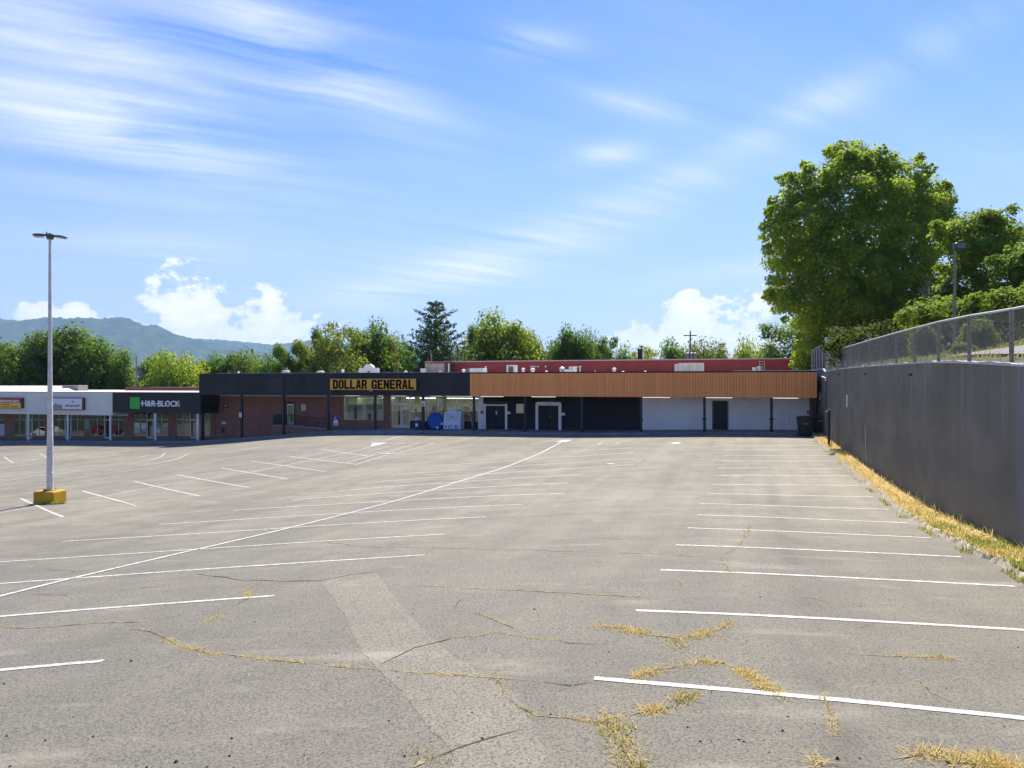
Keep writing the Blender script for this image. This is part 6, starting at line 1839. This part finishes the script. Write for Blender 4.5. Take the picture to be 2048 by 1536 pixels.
# person stooping behind the fence
D = 46; X = (1802 - 1024) * D / FPX; zg = ground_up(1802, D)
zt = CAMZ + (768 - 678) * D / FPX
zg = max(zg, zt - 1.6)
e = thing('person', 'person in a light blue shirt and dark trousers stooping behind the fence', 'person', (X, D, zg - .05), R(0))
def skin(name, verts, edges, radii, m, parent, root=0):
    me_ = bpy.data.meshes.new(name); me_.from_pydata(verts, edges, [])
    o = link(name, me_, parent)
    o.modifiers.new('skin', 'SKIN'); s = o.modifiers.new('sub', 'SUBSURF'); s.levels = s.render_levels = 2
    for i, r in enumerate(radii): me_.skin_vertices[0].data[i].radius = (r, r); me_.skin_vertices[0].data[i].use_root = (i == root)
    dg = bpy.context.evaluated_depsgraph_get(); dg.update()
    m2 = bpy.data.meshes.new_from_object(o.evaluated_get(dg))
    o.modifiers.clear(); o.data = m2; m2.materials.clear(); m2.materials.append(m)
    for p in m2.polygons: p.use_smooth = True
    return o
skin_c = mat('skin', (.40, .24, .17), .6)
v = [(0, 0, .92), (-.10, 0, 1.06), (-.24, 0, 1.22), (-.34, 0, 1.30), (-.42, 0, 1.36), (-.50, 0, 1.40), (-.52, -.01, 1.30),                    # pelvis to head
     (.02, .10, .86), (.0, .11, .48), (.05, .11, .08), (-.10, .11, .03), (.02, -.10, .86), (-.08, -.11, .48), (.0, -.11, .08), (-.15, -.11, .03),   # legs
     (-.30, .18, 1.25), (-.36, .22, .98), (-.42, .18, .76), (-.45, .17, .66), (-.30, -.18, 1.25), (-.36, -.22, .98), (-.42, -.18, .76), (-.45, -.17, .66)]
ed = [(0, 1), (1, 2), (2, 3), (3, 4), (4, 5), (5, 6), (0, 7), (7, 8), (8, 9), (9, 10), (0, 11), (11, 12), (12, 13), (13, 14), (3, 15), (15, 16), (16, 17), (17, 18), (3, 19), (19, 20), (20, 21), (21, 22)]
ra = [.13, .14, .15, .12, .055, .10, .075, .10, .07, .05, .04, .10, .07, .05, .04, .06, .045, .035, .03, .06, .045, .035, .03]
skin('body', v, ed, ra, skin_c, e)
sv = [0, 1, 2, 3, 15, 16, 19, 20]
skin('shirt', [v[i] for i in sv], [(0, 1), (1, 2), (2, 3), (3, 4), (4, 5), (3, 6), (6, 7)], [.155, .165, .175, .14, .08, .06, .08, .06], mat('shirt_blue', (.34, .40, .68), .8), e)
tv = [0, 7, 8, 9, 11, 12, 13]
skin('trousers', [v[i] for i in tv], [(0, 1), (1, 2), (2, 3), (0, 4), (4, 5), (5, 6)], [.15, .12, .09, .07, .12, .09, .07], mat('trousers_dark', (.03, .035, .05), .8), e)
skin('hair', [(-.50, 0, 1.43), (-.44, 0, 1.42)], [(0, 1)], [.10, .08], mat('hair_dark', (.02, .015, .012), .7), e)

# utility poles beyond the roofs
def upole(label, px, py, D, base, arm=1.6, cans=0, wires=()):
    X = (px - 1024) * D / FPX; H = CAMZ + (768 - py) * D / FPX - base
    e = thing('utility_pole', label, 'utility pole', (X, D, base), 0, 'utility poles behind the shops')
    MB().tube((0, 0, 0), (.05, 0, H), .17, .11, 8).obj('pole_shaft', wood_p, e)
    if arm: MB().box(-arm / 2, arm / 2, -.1, .0, H - .75, H - .6).obj('crossarm', wood_p, e)
    for i in range(cans): MB().lathe([(.25, 0), (.27, .1), (.27, .95), (.15, 1.05)], 12, (-.55 + .55 * i + .1, -.35, H - 4.3)).obj('transformer', galv, e)
    return e
upole('wooden utility pole in the tree gap over the black letters', 272, 712, 104, -3, 0)
upole('far thin utility pole with crossarm over the low black fascia', 492, 722, 140, -2, 2.2)
upole('utility pole with three grey transformers beyond the red block', 1380, 662, 108, -2, 2.0, 3)
MB().path(sag(((1380 - 1024) * 108 / FPX, 108, 7.0), ((1335 - 1024) * 100 / FPX, 100, 6.6), .1), .03, 4).obj('guy_wire', black_t, bpy.data.objects['utility_pole.002']).matrix_parent_inverse = Matrix.Translation(Vector(bpy.data.objects['utility_pole.002'].location)).inverted()
e = fthing('flag_mast', 'thin grey mast rising from the end of the red block', 'mast', fu(863, v_r + 2), v_r + 2, ztr)
MB().tube((0, 0, -.2), (-.1, 0, fz(863, 700, v_r + 2) - ztr), .07, .05, 6).obj('mast_pole', galv_d, e); MB().box(-.5, -.35, -.05, .05, .0, .45).obj('bracket', roof_red, e)
# pale house glimpsed between the trees
D = 150; X = (283 - 1024) * D / FPX
e = thing('house', 'pale house wall glimpsed through the tree gap by the wooden pole', 'house', (X, D, -3))
h = CAMZ + (768 - 742) * D / FPX + 3
MB().box(-2.2, 2.6, 0, 8, 0, h).obj('wall', offwhite, e); MB().prism([(-2.6, h), (3.0, h), (.2, h + 1.4)], -.3, 8.3).obj('roof', mat('shingle_grey', (.22, .22, .23), .8), e); MB().box(-.6, .4, -.05, -.002, h - 1.8, h - .7).obj('window', glass_dk, e)

# ------------------------------------------------------------------ cars parked out of the frame, seen in the shop glass
def car(label, u, v, rz, col):
    x, y, _ = W(u, v)
    e = thing('parked_car', label, 'car', (x, y, gz(x, y)), rz, 'cars parked by the lower shops')
    prof = [(-2.25, .35), (-2.2, .75), (-1.5, .92), (-.75, 1.42), (.75, 1.45), (1.55, 1.0), (2.2, .88), (2.28, .4)]
    n = len(prof)
    mb = MB(); rings = []
    for yy, sc_, zz in ((-.88, .97, .97), (-.82, 1, 1), (.82, 1, 1), (.88, .97, .97)): rings.append([(a * sc_, yy if b < 1.0 else yy * .84, .02 + b * zz) for a, b in prof])
    mb.loft(rings, True).obj('body', mat('car_paint_%d' % int(col[0] * 100), col, .25, .6), e)
    for s in (-1, 1):
        MB().prism([(-1.25, .97), (-.68, 1.36), (.68, 1.38), (1.3, 1.0)], s * .80 - .01, s * .80 + .01).obj('side_window', glass_dk, e)
        for xw in (-1.4, 1.4): w_ = MB().tube((xw, s * .72, .32), (xw, s * .92, .32), .32, .32, 18).obj('wheel', mat('tyre', (.02, .02, .02), .8), e); MB().tube((xw, s * .921, .32), (xw, s * .93, .32), .19, .19, 14).obj('rim', alu, w_)
    return e
car('white car parked before the lower shops beyond the picture edge', fu(-260, -9) - 4.6, -9, -TH + .1, (.75, .75, .75))
car('red car parked before the lower shops beyond the picture edge', fu(-260, -9) + .6, -13.0, -TH - .1, (.16, .022, .018))

# ------------------------------------------------------------------ far land
mb = MB()
mb.add([(-9000, -9000, -4.2), (9000, -9000, -4.2), (9000, 30000, -4.2), (-9000, 30000, -4.2)], [(0, 1, 2, 3)])
mb.obj('ground', field_m, kind='structure')


def ridge(pts, D, depth, rough_, seed, base=-6.0, step=18):
    """a wooded mountain slope whose crest follows the given sky line"""
    rng = np.random.default_rng(seed)
    xs_ = np.array([(p[0] - 1024) * D / FPX for p in pts]); zs_ = np.array([CAMZ + (768 - p[1]) * D / FPX for p in pts])
    X = np.linspace(xs_[0], xs_[-1], int((pts[-1][0] - pts[0][0]) / 4))
    crest = np.interp(X, xs_, zs_)
    n = len(X)
    T = np.linspace(0, 1, 34)
    ph = rng.uniform(0, 6.28, (14,)); fr = rng.uniform(.8, 9, 14) * 2 * math.pi / 3000
    vs = []
    for k_, t in enumerate(T):
        ridgey = sum(np.sin(X * fr[i] * (1 + .1 * i) + ph[i] + t * 3.0 * math.sin(ph[i])) for i in range(14)) / 14
        spur = sum(np.abs(np.sin(X * fr[i] * 1.3 + ph[i] * 2 + t * 1.6)) for i in range(5)) / 5
        z = base + (crest - base) * (t ** 1.15) * (1 - (.42 * (1 - t) * spur))
        z = z + ridgey * rough_ * math.sin(math.pi * t) * 1.2
        z = z + rng.normal(size=n) * rough_ * .16
        y = D - depth * (1 - t) + ridgey * depth * .10 * (1 - t) + spur * depth * .16 * math.sin(math.pi * t)
        vs.append(np.c_[X, y, z])
    vs.append(np.c_[X, np.full(n, D + depth * .6), np.full(n, base)])
    V_ = np.concatenate(vs); m_ = len(T) + 1
    I = np.arange(m_ * n).reshape(m_, n)
    q_ = np.stack([I[:-1, :-1], I[:-1, 1:], I[1:, 1:], I[1:, :-1]], -1).reshape(-1, 4)
    me_ = bpy.data.meshes.new('mountain'); me_.from_pydata(V_.tolist(), [], q_.tolist()); me_.materials.append(mtn_m)
    for p in me_.polygons: p.use_smooth = True
    return tag(link('mountain', me_), kind='structure')


ridge([(-700, 660), (-400, 640), (-200, 652), (0, 638), (40, 641), (70, 637), (95, 634), (130, 637), (165, 635), (200, 637), (240, 634), (258, 637), (285, 650), (318, 651), (350, 668), (380, 677), (410, 682), (450, 690), (500, 700), (560, 712), (640, 730), (760, 762)], 5200, 2200, 26, 4)
ridge([(200, 720), (330, 690), (385, 677), (440, 679), (490, 684), (545, 689), (600, 683), (650, 676), (700, 690), (760, 687), (790, 683), (830, 690), (900, 702), (1000, 718), (1200, 735), (1500, 742), (1900, 735), (2500, 700)], 7000, 1800, 22, 9)
# distant tree belt that closes the plain
rng = np.random.default_rng(5)
bl = []
for px in range(-500, 1720, 12):
    D = rng.uniform(170, 260); r = rng.uniform(2.2, 4.2)
    bl.append(((px - 1024) * D / FPX, D, -1 + rng.uniform(0, 2.2), r * 1.3, r, r))
o = tag(link('far_woods', leaves_mesh('far_woods', bl, 26000, .9, leaf, 8, .7)), 'far belt of woods closing the plain behind the shops', 'woods', kind='stuff'); o.color = (.9, .95, .8, 1)

# ------------------------------------------------------------------ air
hm = bpy.data.materials.new('haze_air')
hm.use_nodes = True
t = hm.node_tree
t.nodes.remove(t.nodes['Principled BSDF'])
pv = node(t, 'ShaderNodeVolumePrincipled')
pv.inputs['Color'].default_value = (.42, .66, 1.0, 1)
pv.inputs['Density'].default_value = 8.5e-5
pv.inputs['Anisotropy'].default_value = .2
t.links.new(pv.outputs[0], t.nodes['Material Output'].inputs['Volume'])
MB().box(-9500, 9500, -9500, 8300, -8, 560).obj('haze', hm, kind='stuff')
